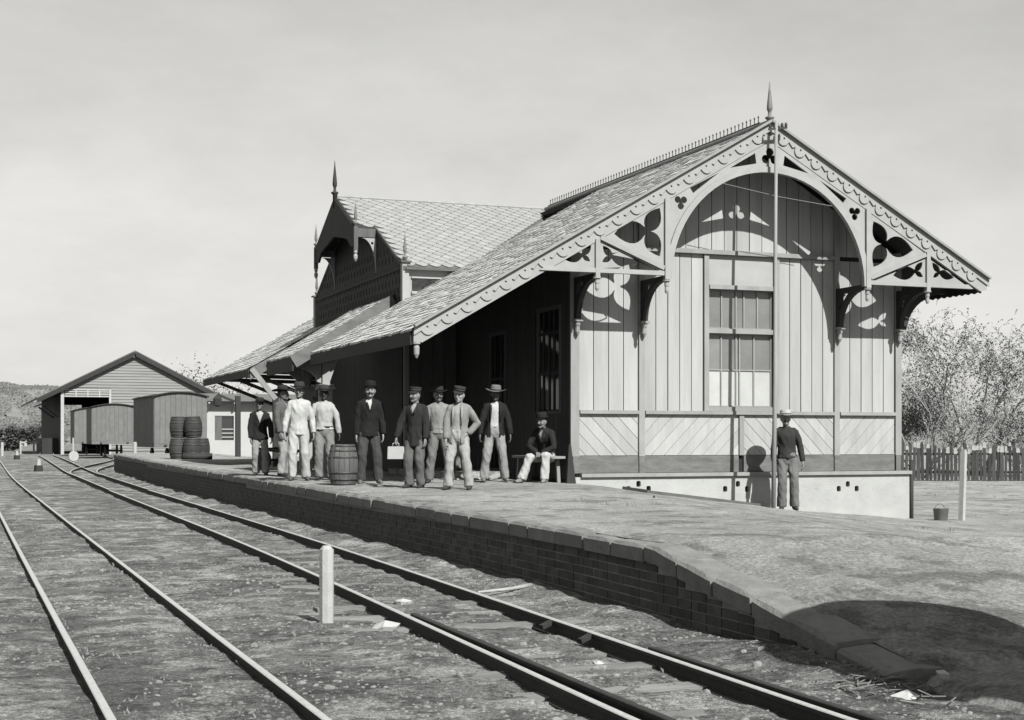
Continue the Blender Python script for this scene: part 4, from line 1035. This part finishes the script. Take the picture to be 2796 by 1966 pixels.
# hand barrow standing in the shade behind the youth
bw2 = thing('hand_barrow', 'dark two-wheeled luggage barrow standing in the shade of the eaves', 'barrow', (7.35, 34.6, yard_z(7.35, 34.6)), .5)
for x in (-.3, .3):
    MB().beam((x, -.75, .42), (x, .75, .52), .06, .07).build('shaft', 'dark_wood', bw2); MB().tube([(x*1.25-.025, .35, .25), (x*1.25+.025, .35, .25)], .25, 16).build('wheel', 'iron', bw2)
    MB().beam((x, -.55, 0), (x, -.5, .42), .05, .05).build('leg', 'dark_wood', bw2)
for y in (-.35, -.1, .15, .4, .65): MB().box((-.27, y-.05, .475+.065*y), (.27, y+.05, .50+.065*y)).build('slat', 'dark_wood', bw2)
MB().tube([(-.375, .35, .25), (.375, .35, .25)], .025, 8).build('axle', 'iron', bw2)
dp = thing('lamp_post', 'dark wooden lamp post beyond the far end of the station', 'lamp post', (9.7, 54, yard_z(9.7, 54)))
MB().box((-.09, -.09, -.2), (.09, .09, 2.25)).build('shaft', 'dark_wood', dp); MB().beam((0, 0, 2.0), (-.75, 0, 2.3), .08, .08).build('arm', 'dark_wood', dp); MB().lathe([(.05, 0), (.14, .05), (.16, .3), (.05, .42), (.02, .45)], (-.75, 0, 1.85), 8).build('lantern', 'iron', dp)
# bench by the corner, kerb step, boards lying about
bz = yard_z(10, 25)
bn = thing('bench', 'rough plank bench against the veranda wall', 'bench', (10.12, 25.2, bz), 0)
MB().box((-.18, -.78, .44), (.18, 1.0, .485)).build('seat', 'trim', bn)
for y in (-.6, .82):
    for x in (-.12, .12): MB().beam((x, y, 0), (x*.8, y, .44), .06, .06).build('leg', 'trim', bn)
tag(MB().prism([(-.08, 0), (.10, 0), (.0, .72), (-.04, .72)], [], lambda a, b, t: (10.16+a, 23.86+t, yard_z(10.1, 23.9)+b-.01), -.03, .03).build('leaning_board', 'dark_wood', None), 'dark tapered board leaning on the corner of the station wall', 'board')
st = structure(MB().box((8.75, 26.62, .45), (10.2, 30.6, yard_z(9, 27)+.15)).build('veranda_step', 'yard'))
def board(label, p, q, w, t, m_='white_post', lift=0):
    z0, z1 = yard_z(p[0], p[1])+lift, yard_z(q[0], q[1])+lift
    p = Vector((p[0], p[1], z0+(p[2] if len(p) > 2 else 0)+t/2+.008)); q = Vector((q[0], q[1], z1+(q[2] if len(q) > 2 else 0)+t/2+.008)); c = (p+q)/2
    mm = MB(); mm.beam(p-c, q-c, w, t); return tag(mm.build('board', m_, None, loc=c), label, 'board')
board('pale board propped from the veranda step down to the platform', (9.15, 25.6), (10.0, 26.58, .12), .16, .03)
board('wide pale board lying flat before the veranda step', (8.6, 26.3), (9.5, 26.45), .3, .03)
board('short splintered board lying flat on the open platform, away from any wall', (9.05, 18.3), (9.75, 18.15), .12, .035, 'stone')
board('long thin dark pole lying along the foot of the whitewashed plinth', (11.35, 23.45), (13.55, 23.1), .05, .06, 'mid_wood')
board('dark offcut lying by the end of the thin pole at the plinth', (11.05, 23.60), (11.45, 23.42), .09, .07, 'dark_wood')
# tall pole in front of the gable, with insulators and a wire
top = Vector(bw_(.0, -1.28, 7.60)); base = Vector((13.77, 23.02, yard_z(13.77, 23.02)))
pole = thing('pole', 'tall slender pole standing up the middle of the gable front', 'pole', base)
MB().tube([(0, 0, -.3), (top-base)*.35+Vector((.02, 0, 0)), (top-base)*.7+Vector((.0, 0, 0)), top-base], [.042, .039, .034, .028], 10).build('shaft', 'pole', pole, True)
MB().beam(top-base+Vector((-.16, .0, -.16)), top-base+Vector((.22, .0, -.10)), .035, .035).build('crossarm', 'iron', pole)
for dx in (-.13, .12, .2): MB().lathe([(.01, -.05), (.022, -.035), (.028, 0), (.022, .035), (.008, .05)], top-base+Vector((dx, 0, -.09+dx*.15)), 8).build('insulator', 'iron', pole)
a, b = Vector(bw_(-1.1, -1.13, 6.35)), Vector(bw_(1.35, -1.13, 6.05))
tag(MB().tube([a, a.lerp(b, .5)-Vector((0, 0, .03)), b], .006, 5).build('wire', 'wire', None), 'thin wire strung across under the gable arch', 'wire')
# ------------------------------------------------------------ lineside things
def post(name, label, x, y, w, h, m_='white_post', cap=True, z=None):
    z = ground_h(x, y) if z is None else z; o = thing(name, label, 'post', (x, y, z), .32)
    mm = MB(); c = w*.28; h2 = w/2
    oc = [(-h2+c, -h2), (h2-c, -h2), (h2, -h2+c), (h2, h2-c), (h2-c, h2), (-h2+c, h2), (-h2, h2-c), (-h2, -h2+c)]
    mm.prism(oc, [], lambda a, b, t: (a, b, t), -.2, h-.03)
    mm.build('shaft', m_, o); mm = MB(); mm.prism([(a*.9, b*.9) for a, b in oc], [], lambda a, b, t: (a*(1 if t < h-.01 else .6), b*(1 if t < h-.01 else .6), t), h-.029, h); mm.build('top', m_, o); return o
post('marker_post', 'short white octagonal marker post between the two tracks', 2.72, 11.27, .105, .60)
post('marker_post', 'white stake beyond the straight track, near the distant gate', *dirpt(6, 104), .2, 1.0)
post('marker_post', 'white post at the far end of the platform before the wagons', 7.4, 66.5, .16, 1.2, z=.1)
ds = thing('disc_signal', 'white disc marker on a thin post beside the siding points', 'signal', (5.6, 78, ground_h(5.6, 78)), .3)
MB().tube([(0, 0, 0), (0, 0, 1.35)], .05, 8).build('stem', 'white_post', ds); MB().prism(circ(0, .42, .26, 18), [], lambda a, b, t: (a, t, b), -.09, -.05).build('disc', 'white_post', ds)
for (x, y, l) in ((*dirpt(46, 88), 'point lever box with white top, further along the far track'), (*dirpt(105, 61), 'point lever box with white top, nearer the barrels')):
    o = thing('point_lever', l, 'lever', (x, y, ground_h(x, y)), .3)
    MB().prism([(-.15, 0), (.15, 0), (.13, .26), (-.13, .26)], [], lambda a, b, t: (a, t, b), -.14, .14).build('box', 'dark_wood', o)
    MB().prism([(-.08, .26), (.08, .26), (.06, .52), (-.06, .52)], [], lambda a, b, t: (a, t, b), -.07, .07).build('weight', 'white_post', o)
# litter by the ramp and along the track
random.seed(52)
def scrap(name, label, x, y, r, m_='paper', z=None):
    mm = MB(); z = (ground_h(x, y) if z is None else z); n = 9; vs = [(0, 0, r*.5)]
    for i in range(n): t = 6.28*i/n; q = r*random.uniform(.5, 1.1); vs.append((q*math.cos(t), q*math.sin(t), random.uniform(-.005, r*.35)))
    for i in range(n): t = 6.28*i/n; vs.append((vs[i+1][0]*.8, vs[i+1][1]*.8, -.02))
    mm.add(vs, [(0, i+1, (i+1) % n+1) for i in range(n)]+[(i+1, i+1+n, (i+1) % n+1+n, (i+1) % n+1) for i in range(n)])
    return tag(mm.build(name, m_, None, loc=(x, y, z)), label, name.replace('_', ' '))
scrap('paper_scrap', 'crumpled white paper at the foot of the ramp', 5.03, 6.95, .10)
scrap('paper_scrap', 'small white paper beside the crumpled one at the ramp', 5.28, 6.95, .05, z=.10)
scrap('paper_scrap', 'white rag on the earth beside the white marker post', 3.05, 10.75, .13)
scrap('paper_scrap', 'pale rag between the rails across from the marker post', 3.62, 12.2, .09)
scrap('stone', 'pale stone lying against the rail by the switch', 3.16, 8.45, .07, 'stone'); scrap('stone', 'pale lump of rock between the platform track rails', 3.75, 8.35, .06, 'stone')
scrap('stone', 'rounded pale stone left of the half-buried track', -.05, 10.4, .10, 'stone'); scrap('stone', 'white chip on the sleepers between the platform track rails', 3.9, 8.7, .05, 'paper')
m = MB()
for i in range(26): y = random.uniform(6.0, 10); x = random.uniform(2.6, 4.9); pebble(m, x, y, ground_h(x, y), random.uniform(.018, .04))
stuff(tag(m.build('pale_rocks', 'stone', None, recalc=False), 'small pale rocks strewn on the ballast near the ramp', 'rocks'))
o = tag(MB().tube([(4.45, 12.6, .045), (4.8, 12.72, .05), (5.08, 12.88, .06)], [.012, .017, .024], 7).build('stick', 'bark', None, True), 'pale stick lying between the rail and the platform wall', 'stick')
m = MB()
for i in range(60):
    x, y = 4.9+random.gauss(0, .12), 7.15+random.gauss(0, .18); a = random.uniform(0, 6.28); l = random.uniform(.05, .2); z = max(ground_h(x, y), 0)+.01
    m.tube([(x, y, z), (x+l*math.cos(a), y+l*math.sin(a), z+random.uniform(0, .04))], .004, 4)
stuff(tag(m.build('straw', 'grass', None), 'tangle of dry twigs and straw at the foot of the ramp', 'straw'))
# ------------------------------------------------------------ right-hand yard
o = thing('fence_post', 'thin leaning white post standing alone in the yard before the picket fence', 'post', (18.2, 23.43, yard_z(18.2, 23.43)), .4)
MB().beam((0, 0, -.1), (.09, 0, 1.36), .095, .095).build('shaft', 'white_post', o); MB().beam((.0925, 0, 1.36), (.095, 0, 1.40), .07, .07).build('tip', 'white_post', o)
o = thing('bucket', 'dull tin bucket on the grass near the corner of the plinth', 'bucket', (17.85, 23.6, yard_z(17.85, 23.6)), .3)
MB().lathe([(.12, .0), (.125, .01), (.15, .25), (.155, .255), (.145, .25), (.118, .02)], (0, 0, 0), 16).build('pail', 'tin', o, True)
MB().tube([(.15*math.cos(t), .03, .25+.09*math.sin(t)) for t in [math.pi*i/8 for i in range(9)]], .005, 5).build('handle', 'iron', o)
fence = thing('picket_fence', 'dark rough picket fence with bleached tips in front of the trees', 'fence', (35.8, 46.6, -.3)); random.seed(61)
f0, f1 = Vector((29.0, 49.2, 0)), Vector((43.5, 43.8, 0)); n = 96
for i in range(n):
    p = f0.lerp(f1, i/n); z = yard_z(p.x, p.y); h = 1.36+random.uniform(-.16, .10); w = random.uniform(.085, .145); a = random.uniform(-.06, .06)
    o = MB(); o.prism([(-w/2, -.2), (w/2, -.2), (w/2+a, h), (a, h+.07), (-w/2+a, h)], [], lambda x, y, t: (x, t, y), -.015, .015)
    pk = o.build('picket', 'picket', fence, loc=p+Vector((0, random.uniform(-.02, .02), z))-fence.location); pk.rotation_euler = (0, 0, -.356)
    if random.random() < .62:
        q = MB(); c = random.uniform(.10, .2); q.prism([(-w/2+a-.004, h-c), (w/2+a+.004, h-c), (w/2+a+.004, h+.004), (a, h+.076), (-w/2+a-.004, h+.004)], [], lambda x, y, t: (x, t, y), -.019, .019); q.build('bleached_tip', 'picket_tip', pk)
for hz in (.35, 1.05):
    p, q = f0+Vector((.02, .06, yard_z(*f0[:2])+hz)), f1+Vector((.02, .06, yard_z(*f1[:2])+hz)); MB().beam(p-fence.location, q-fence.location, .05, .09).build('rail', 'picket', fence)
# ------------------------------------------------------------ trees
def branches(m, p, d, L, r, depth, tips, spread=.5, droop=0.):
    k = 5; pts = [p]; rad = [r]; q = p.copy(); dd = d.copy()
    for i in range(k):
        dd = (dd+Vector((random.gauss(0, .12), random.gauss(0, .12), random.gauss(0, .06)-droop))).normalized(); q = q+dd*L/k; pts.append(q.copy()); rad.append(r*(1-.55*(i+1)/k))
    m.tube(pts, rad, 6 if r > .03 else 4, False); tips += pts[2:]
    if depth:
        for i in range(random.choice((2, 3, 3))):
            t = random.randint(2, k); a = random.uniform(0, 6.28)
            nd = (dd+Vector((math.cos(a), math.sin(a), random.uniform(-.1, .6)))*spread).normalized(); branches(m, pts[t], nd, L*random.uniform(.5, .75), rad[t]*.7, depth-1, tips, spread, droop)
def leaves(m, tips, per, size, spread, hang=.6, lo=None, strand=0):
    for t in tips:
        if strand:
            for i in range(strand):
                p = t+Vector((random.gauss(0, spread), random.gauss(0, spread), random.gauss(0, spread*.8))); a = random.uniform(0, 6.28)
                dd = Vector((math.cos(a)*.6, math.sin(a)*.6, .15)); L0 = random.uniform(.35, .9); k = int(L0/.055)
                for j in range(k):
                    dd = (dd+Vector((0, 0, -.13))).normalized(); p = p+dd*.055; b = random.uniform(0, 6.28); l = size*random.uniform(.7, 1.3)
                    d = Vector((math.cos(b), math.sin(b), -.7)).normalized()*l; s_ = Vector((-math.sin(b), math.cos(b), 0))*l*.28
                    m.add([p, p+d*.5+s_, p+d, p+d*.5-s_], [(0, 1, 2, 3)])
            continue
        for i in range(per):
            p = t+Vector((random.gauss(0, spread), random.gauss(0, spread), random.gauss(-spread*.3, spread)))
            if lo is not None and p.z < lo: continue
            a = random.uniform(0, 6.28); L = size*random.uniform(.6, 1.4); w = L*.32
            d = Vector((math.cos(a)*(1-hang), math.sin(a)*(1-hang), -hang+random.gauss(0, .35))).normalized()*L; s_ = Vector((-math.sin(a), math.cos(a), random.gauss(0, .4))).normalized()*w
            m.add([p-s_*.5, p+d*.5-s_, p+d, p+d*.5+s_], [(0, 1, 2, 3)])
def tree(name, label, loc, stems, L, r, depth, per, size, spread, leafm, bark, seed, hang=.5, cat='tree', out=.5, group=None, droop=0., strand=0):
    random.seed(seed); T = thing(name, label, cat, loc, 0, group); m = MB(); tips = []
    for i in range(stems):
        a = 6.28*i/stems+random.uniform(-.4, .4); d = Vector((math.cos(a)*out, math.sin(a)*out, 1)).normalized()
        branches(m, Vector((0, 0, -.1)), d, L*random.uniform(.8, 1.15), r, depth, tips, .55, droop)
    m.build('trunk', bark, T, recalc=False); m = MB(); leaves(m, tips, per, size, spread, hang, .3, strand); m.build('crown', leafm, T, recalc=False); return T
tree('feathery_tree', 'tall pale feathery tree rising behind the picket fence', (41.3, 52.2, -.3), 5, 3.5, .16, 3, 17, .10, .36, 'leaf', 'bark', 71, .55, out=.75, strand=4)
tree('feathery_tree', 'feathery tree behind the fence, partly hidden by the station corner', (37.2, 54.2, -.3), 4, 3.0, .14, 3, 15, .10, .34, 'leaf', 'bark', 74, .55, out=.7, strand=4)
tree('bare_shrub', 'large shrub with pale bare fanning branches above the pickets', (37.2, 50.4, -.3), 13, 3.0, .05, 3, 2, .09, .25, 'leaf', 'bark', 79, .4, cat='shrub', out=.8)
tree('bare_shrub', 'lower twiggy shrub behind the fence, nearer the open end', (41.5, 48.9, -.3), 11, 2.5, .045, 3, 2, .09, .25, 'leaf', 'bark', 83, .4, cat='shrub', out=.9)
FT = 'trees far beyond the track'
for i, (x, dep, L, lab) in enumerate([(40, 230, 2.0, 'broad dark tree left of the goods shed'), (-30, 205, 1.9, 'dark tree at the edge of the yard, past the small white house'), (28, 150, .9, 'low round bush beside the gate'), (78, 300, 2.6, 'distant tree against the hill by the shed canopy'), (545, 190, 6.6, 'treetop showing between the goods shed and the station eaves'), (-90, 260, 2.4, 'tree standing far off under the hill')]):
    px, py = dirpt(x, dep); tree('far_tree', lab, (px, py, .1), 4, L, .05*L, 2, 34, .32, .22*L, 'leaf_dark', 'bark', 90+i, .3, group=FT, out=.6)
# ------------------------------------------------------------ goods shed
SX0, SX1, SY, SZ, SE, SA = 7.74, 19.15, 121.0, .17, 5.32, 8.25
shed = thing('goods_shed', 'wide goods shed with horizontal boarding and a low-pitched roof', 'shed', ((SX0+SX1)/2, SY, SZ))
def sh(p): return (p[0]-(SX0+SX1)/2, p[1]-SY, p[2]-SZ)
XM = (SX0+SX1)/2
face = [(SX0, SZ), (7.98, SZ), (7.98, 4.74), (11.5, 4.74), (11.5, SZ), (SX1, SZ), (SX1, SE), (XM, SA), (SX0, SE)]
for y, nm in ((SY, 'front_wall'), (SY+28, 'rear_wall')):
    w = MB(sh).prism(face, [], lambda a, b, t: (a, t, b), y, y+.15).build(nm, 'shed', shed)
m = MB(sh); z = SZ+.3
while z < SA-.2:
    xl, xr = (SX0, SX1) if z+.2 < SE else (SX0+(z+.2-SE)/(SA-SE)*(XM-SX0), SX1-(z+.2-SE)/(SA-SE)*(SX1-XM))
    for a, b in ([(xl, xr)] if z > 4.7 else [(11.6, xr)]):
        if z > 4.7 and z < 5.36: a = 11.6
        m.add([(a, SY-.015, z+.225), (b, SY-.015, z+.225), (b, SY-.06, z), (a, SY-.06, z), (a, SY-.005, z), (b, SY-.005, z)], [(0, 1, 2, 3), (3, 2, 5, 4)])
    z += .23
stuff(m.build('weatherboards', 'shed', shed))
for z in (4.82, 5.0, 5.18, 5.34): MB(sh).box((8.05, SY-.07, z-.05), (11.45, SY-.02, z+.05)).build('slat', 'white_post', shed)
for x in (8.9, 9.8, 10.7): MB(sh).box((x-.05, SY-.1, 4.76), (x+.05, SY-.071, 5.4)).build('slat_upright', 'white_post', shed)
for x, w in ((7.86, .24), (11.52, .16)): MB(sh).box((x-w/2, SY-.13, SZ), (x+w/2, SY-.001, 5.4)).build('door_post', 'white_post', shed)
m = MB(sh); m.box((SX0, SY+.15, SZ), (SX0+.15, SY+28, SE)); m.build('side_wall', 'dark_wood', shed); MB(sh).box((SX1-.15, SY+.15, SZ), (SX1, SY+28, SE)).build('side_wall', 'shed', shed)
for s, xe in ((-1, 5.93), (1, 20.9)):
    k = (SA-SE)/(XM-SX0); ze = SA+.14-k*abs(xe-XM); m = MB(sh)
    m.add([(XM, SY-.36, SA+.14), (xe, SY-.36, ze), (xe, SY+29, ze), (XM, SY+29, SA+.14), (XM, SY-.36, SA+.30), (xe, SY-.36, ze+.16), (xe, SY+29, ze+.16), (XM, SY+29, SA+.30)], [(0,3,2,1),(4,5,6,7),(0,1,5,4),(1,2,6,5),(2,3,7,6),(3,0,4,7)])
    m.build('roof', 'shed_roof', shed)
    MB(sh).beam((XM, SY-.40, SA+.02), (xe, SY-.40, ze-.10), .05, .34).build('bargeboard', 'dark_wood', shed)
m = MB(sh).add([(6.15, SY+2, 4.05), (SX0, SY+2, 4.7), (SX0, SY+9, 4.7), (6.15, SY+9, 4.05), (6.15, SY+2, 4.17), (SX0, SY+2, 4.82), (SX0, SY+9, 4.82), (6.15, SY+9, 4.17)], [(0,3,2,1),(4,5,6,7),(0,1,5,4),(1,2,6,5),(2,3,7,6),(3,0,4,7)]).build('side_canopy', 'shed_roof', shed)
for y in (2.5, 8.5): MB(sh).beam((SX0, SY+y, 3.2), (6.5, SY+y, 4.1), .12, .14).build('canopy_brace', 'mid_wood', shed)
MB(sh).box((6.5, SY+3, SZ), (SX0-.02, SY+12, 1.5)).build('loading_dock', 'dark_wood', shed)
# ------------------------------------------------------------ wagons
def wagon(label, x, y, rz_, W, L, H, group='covered goods wagons'):
    w = thing('goods_wagon', label, 'wagon', (x, y, g0(y)+.1), rz_, group); z0 = 1.0
    arc = lambda x: H+.22*max(0, 1-(2*x/(W+.18))**2)
    MB().prism([(-W/2, z0), (W/2, z0)]+[(W/2-W*i/12, arc(W/2-W*i/12)-.01) for i in range(13)], [], lambda a, b, t: (a, t, b), 0, L).build('body', 'wagon', w)
    n = 10
    for i in range(n):
        a, b = -W/2+W*i/n+.008, -W/2+W*(i+1)/n-.008
        MB().prism([(a, z0), (b, z0), (b, arc(b)-.02), (a, arc(a)-.02)], [], lambda p, q, t: (p, t, q), -.03, -.002).build('end_plank', 'wagon', w)
    xs = [-W/2-.09+(W+.18)*i/14 for i in range(15)]
    MB().prism([(x, arc(x)) for x in xs]+[(x, arc(x)+.055) for x in reversed(xs)], [], lambda a, b, t: (a, t, b), -.14, L+.14).build('roof', 'dark_wood', w)
    MB().box((-W/2-.02, -.06, z0-.2), (W/2+.02, L+.06, z0-.004)).build('underframe', 'wagon', w)
    for s in (-1, 1):
        MB().tube([(s*W*.3, -.06, z0-.12), (s*W*.3, -.35, z0-.12)], .06, 8).build('buffer', 'iron', w)
        for yy in (.9, L-.9):
            mm = MB(); mm.tube([(s*.5-.05, yy, .38), (s*.5+.05, yy, .38)], .38, 18); mm.build('wheel', 'dark_wood', w)
    for yy in (.9, L-.9): MB().tube([(-.6, yy, .38), (.6, yy, .38)], .06, 8).build('axle', 'dark_wood', w)
    for i in range(9): MB().box((-W/2-.03, L*i/9+.01, z0), (-W/2-.002, L*(i+1)/9-.01, H)).build('side_plank', 'wagon', w)
    return w
wagon('grey covered wagon with arched roof standing before the shed doorway', *dirpt(312, 93), -.02, 2.72, 5.2, 3.12)
wagon('covered wagon coupled behind, at the mouth of the shed', *dirpt(258, 105), -.02, 2.72, 5.2, 3.15)
wagon('large grey covered wagon beyond the platform end, nearest the station', 10.25, 72.5, .05, 2.55, 6.0, 3.25)
s2 = thing('short_siding', 'short length of siding under the large wagon', 'railway track', (10.25, 70, 0)); s2['kind'] = 'structure'
for d in (-.5, .5):
    m = rail_mesh(lambda y: 10.25+d, 70, 92, -.012); m.xf = lambda p: (p[0]-10.25, p[1]-70, p[2]); m.build('rail', ['rail_side', 'rail_top'], s2)
# ------------------------------------------------------------ white house beyond the platform
hs = thing('white_house', 'low limewashed house with shuttered window beyond the platform', 'house', (17.2, 93, .2))
MB().prism([(-3.6, -.3), (7, -.3), (7, 3.7), (-3.6, 3.7)], [[(-1.95, 1.15), (-.75, 1.15), (-.75, 2.7), (-1.95, 2.7)]], lambda a, b, t: (a, t, b), 0, .3).build('wall', 'house', hs)
MB().box((-3.6, .31, -.3), (-3.3, 8, 3.7)).build('side_wall', 'house', hs)
MB().box((-1.94, .2, 1.16), (-.76, .24, 2.69)).build('pane', 'glass_dark', hs); MB().box((-1.94, .04, 1.16), (-1.5, .1, 2.69)).build('shutter', 'mid_wood', hs)
for z in (1.35, 1.6, 1.85): MB().box((-1.49, .1, z-.03), (-.76, .14, z+.03)).build('railing_bar', 'white_post', hs)
MB().box((-3.4, -.04, .9), (-2.9, -.002, 3.3)).build('shutter', 'shed', hs)
m = MB().add([(-4.2, -.7, 3.6), (7.4, -.7, 3.6), (7.4, 5, 4.1), (-4.2, 5, 4.1), (-4.2, -.7, 3.75), (7.4, -.7, 3.75), (7.4, 5, 4.25), (-4.2, 5, 4.25)], [(0,3,2,1),(4,5,6,7),(0,1,5,4),(1,2,6,5),(2,3,7,6),(3,0,4,7)]); m.build('roof', 'shed_roof', hs)
for x in (-4.0, -2.4, -.8, .8): MB().beam((x, -.65, 3.5), (x, .0, 3.0), .1, .1).build('eave_strut', 'white_post', hs)
# small things far left
px, py = dirpt(10, 240); o = thing('white_cottage', 'small pale cottage far off among the trees left of the shed', 'house', (px, py, .2), .4)
MB().box((-5, 0, 0), (4, 5, 2.3)).build('wall', 'house', o); MB().prism([(-5.4, 2.2), (4.4, 2.2), (4, 3.6), (-5, 3.6)], [], lambda a, b, t: (a, t, b), -.4, 5.4).build('roof', 'shed_roof', o)
px, py = dirpt(74, 120); o = thing('gate', 'low open wooden gate by the far end of the yard', 'gate', (px, py, ground_h(px, py)), .3)
for x in (-.55, .55): MB().box((x-.06, -.06, 0), (x+.06, .06, 1.05)).build('gate_post', 'white_post', o)
for z in (.95,): MB().box((-.49, -.04, z-.06), (2.2, .04, z+.06)).build('bar', 'white_post', o)
# ------------------------------------------------------------ hills
def hill_mesh():
    vs = []; fs = []; na, nr = 120, 12
    for i in range(na+1):
        az = R(-45+110*i/na)+YAW*0
        for j in range(nr+1):
            d = 320+900*j/nr; t = j/nr; x = 1398+4000*math.tan(min(1.2, max(-1.2, az-YAW)))
            hgt = interp([(-3000, 190), (-200, 150), (150, 128), (700, 105), (1500, 95), (3000, 60), (6000, 50)], x)/4000*900
            z = hgt*sstep(0, .65, t)*(1+.10*fbm(az*9, t*3, 4))+2*fbm(az*40, t*20, 3)*sstep(0, .2, t)-2*(1-sstep(0, .1, t))
            vs.append((d*math.sin(az), d*math.cos(az), z))
    for i in range(na):
        for j in range(nr): a = i*(nr+1)+j; fs.append((a, a+nr+1, a+nr+2, a+1))
    me = bpy.data.meshes.new('hills'); me.from_pydata(vs, [], fs); me.materials.append(M['hill']); me.polygons.foreach_set('use_smooth', [True]*len(fs)); return me
structure(link('hills', hill_mesh()))
m = MB(); random.seed(101)
for i in range(6500):
    az = R(random.uniform(-12, 12))+0; d = random.uniform(330, 900); t = (d-320)/900; x = 1398+4000*math.tan(az-YAW)
    hgt = interp([(-3000, 190), (-200, 150), (150, 128), (700, 105), (1500, 95)], x)/4000*900; z = hgt*sstep(0, .65, t)*(1+.10*fbm(az*9, t*3, 4))+2*fbm(az*40, t*20, 3)*sstep(0, .2, t)
    r = random.uniform(.5, 1.3); px, py = d*math.sin(az), d*math.cos(az)
    for k in range(7):
        a, b_ = random.uniform(0, 6.28), random.uniform(-.3, 1); q = Vector((px+r*math.cos(a), py+r*math.sin(a), z+r*.7*(b_+.6))); s_ = r*.5
        m.add([q+Vector((-s_, 0, -s_*.4)), q+Vector((s_, 0, -s_*.5)), q+Vector((s_*.6, s_*.4, s_)), q+Vector((-s_*.7, -s_*.3, s_*.8))], [(0, 1, 2, 3)])
stuff(tag(m.build('hill_scrub', 'scrub', None, recalc=False), 'scrub and bushes covering the distant hillside', 'scrub'))
# ------------------------------------------------------------ assumed water tank, unseen outside the picture, added to cast the shadow across the ramp
tk = thing('shadow_tank', 'unseen round tank on four posts, added to cast the shadow on the ramp', 'water tank', (6.15, 4.95, 0))
MB().lathe([(.86, 2.25), (.88, 2.27), (.88, 2.33), (.85, 2.35), (.85, 2.85), (.88, 2.87), (.88, 2.93), (.86, 2.95), (.3, 3.1), (.05, 3.12)], (0, 0, 0), 32).build('tank', 'tank', tk, True)
MB().lathe([(.10, 3.0), (.12, 3.2), (.08, 3.24)], (.1, .25, 0), 12).build('shadow_knob', 'tank', tk)  # knob added for the bump in the cast shadow
for a in range(4): MB().beam((.55*math.cos(a*1.571+.5), .55*math.sin(a*1.571+.5), -.3), (.55*math.cos(a*1.571+.5), .55*math.sin(a*1.571+.5), 2.25), .14, .14).build('leg', 'mid_wood', tk)
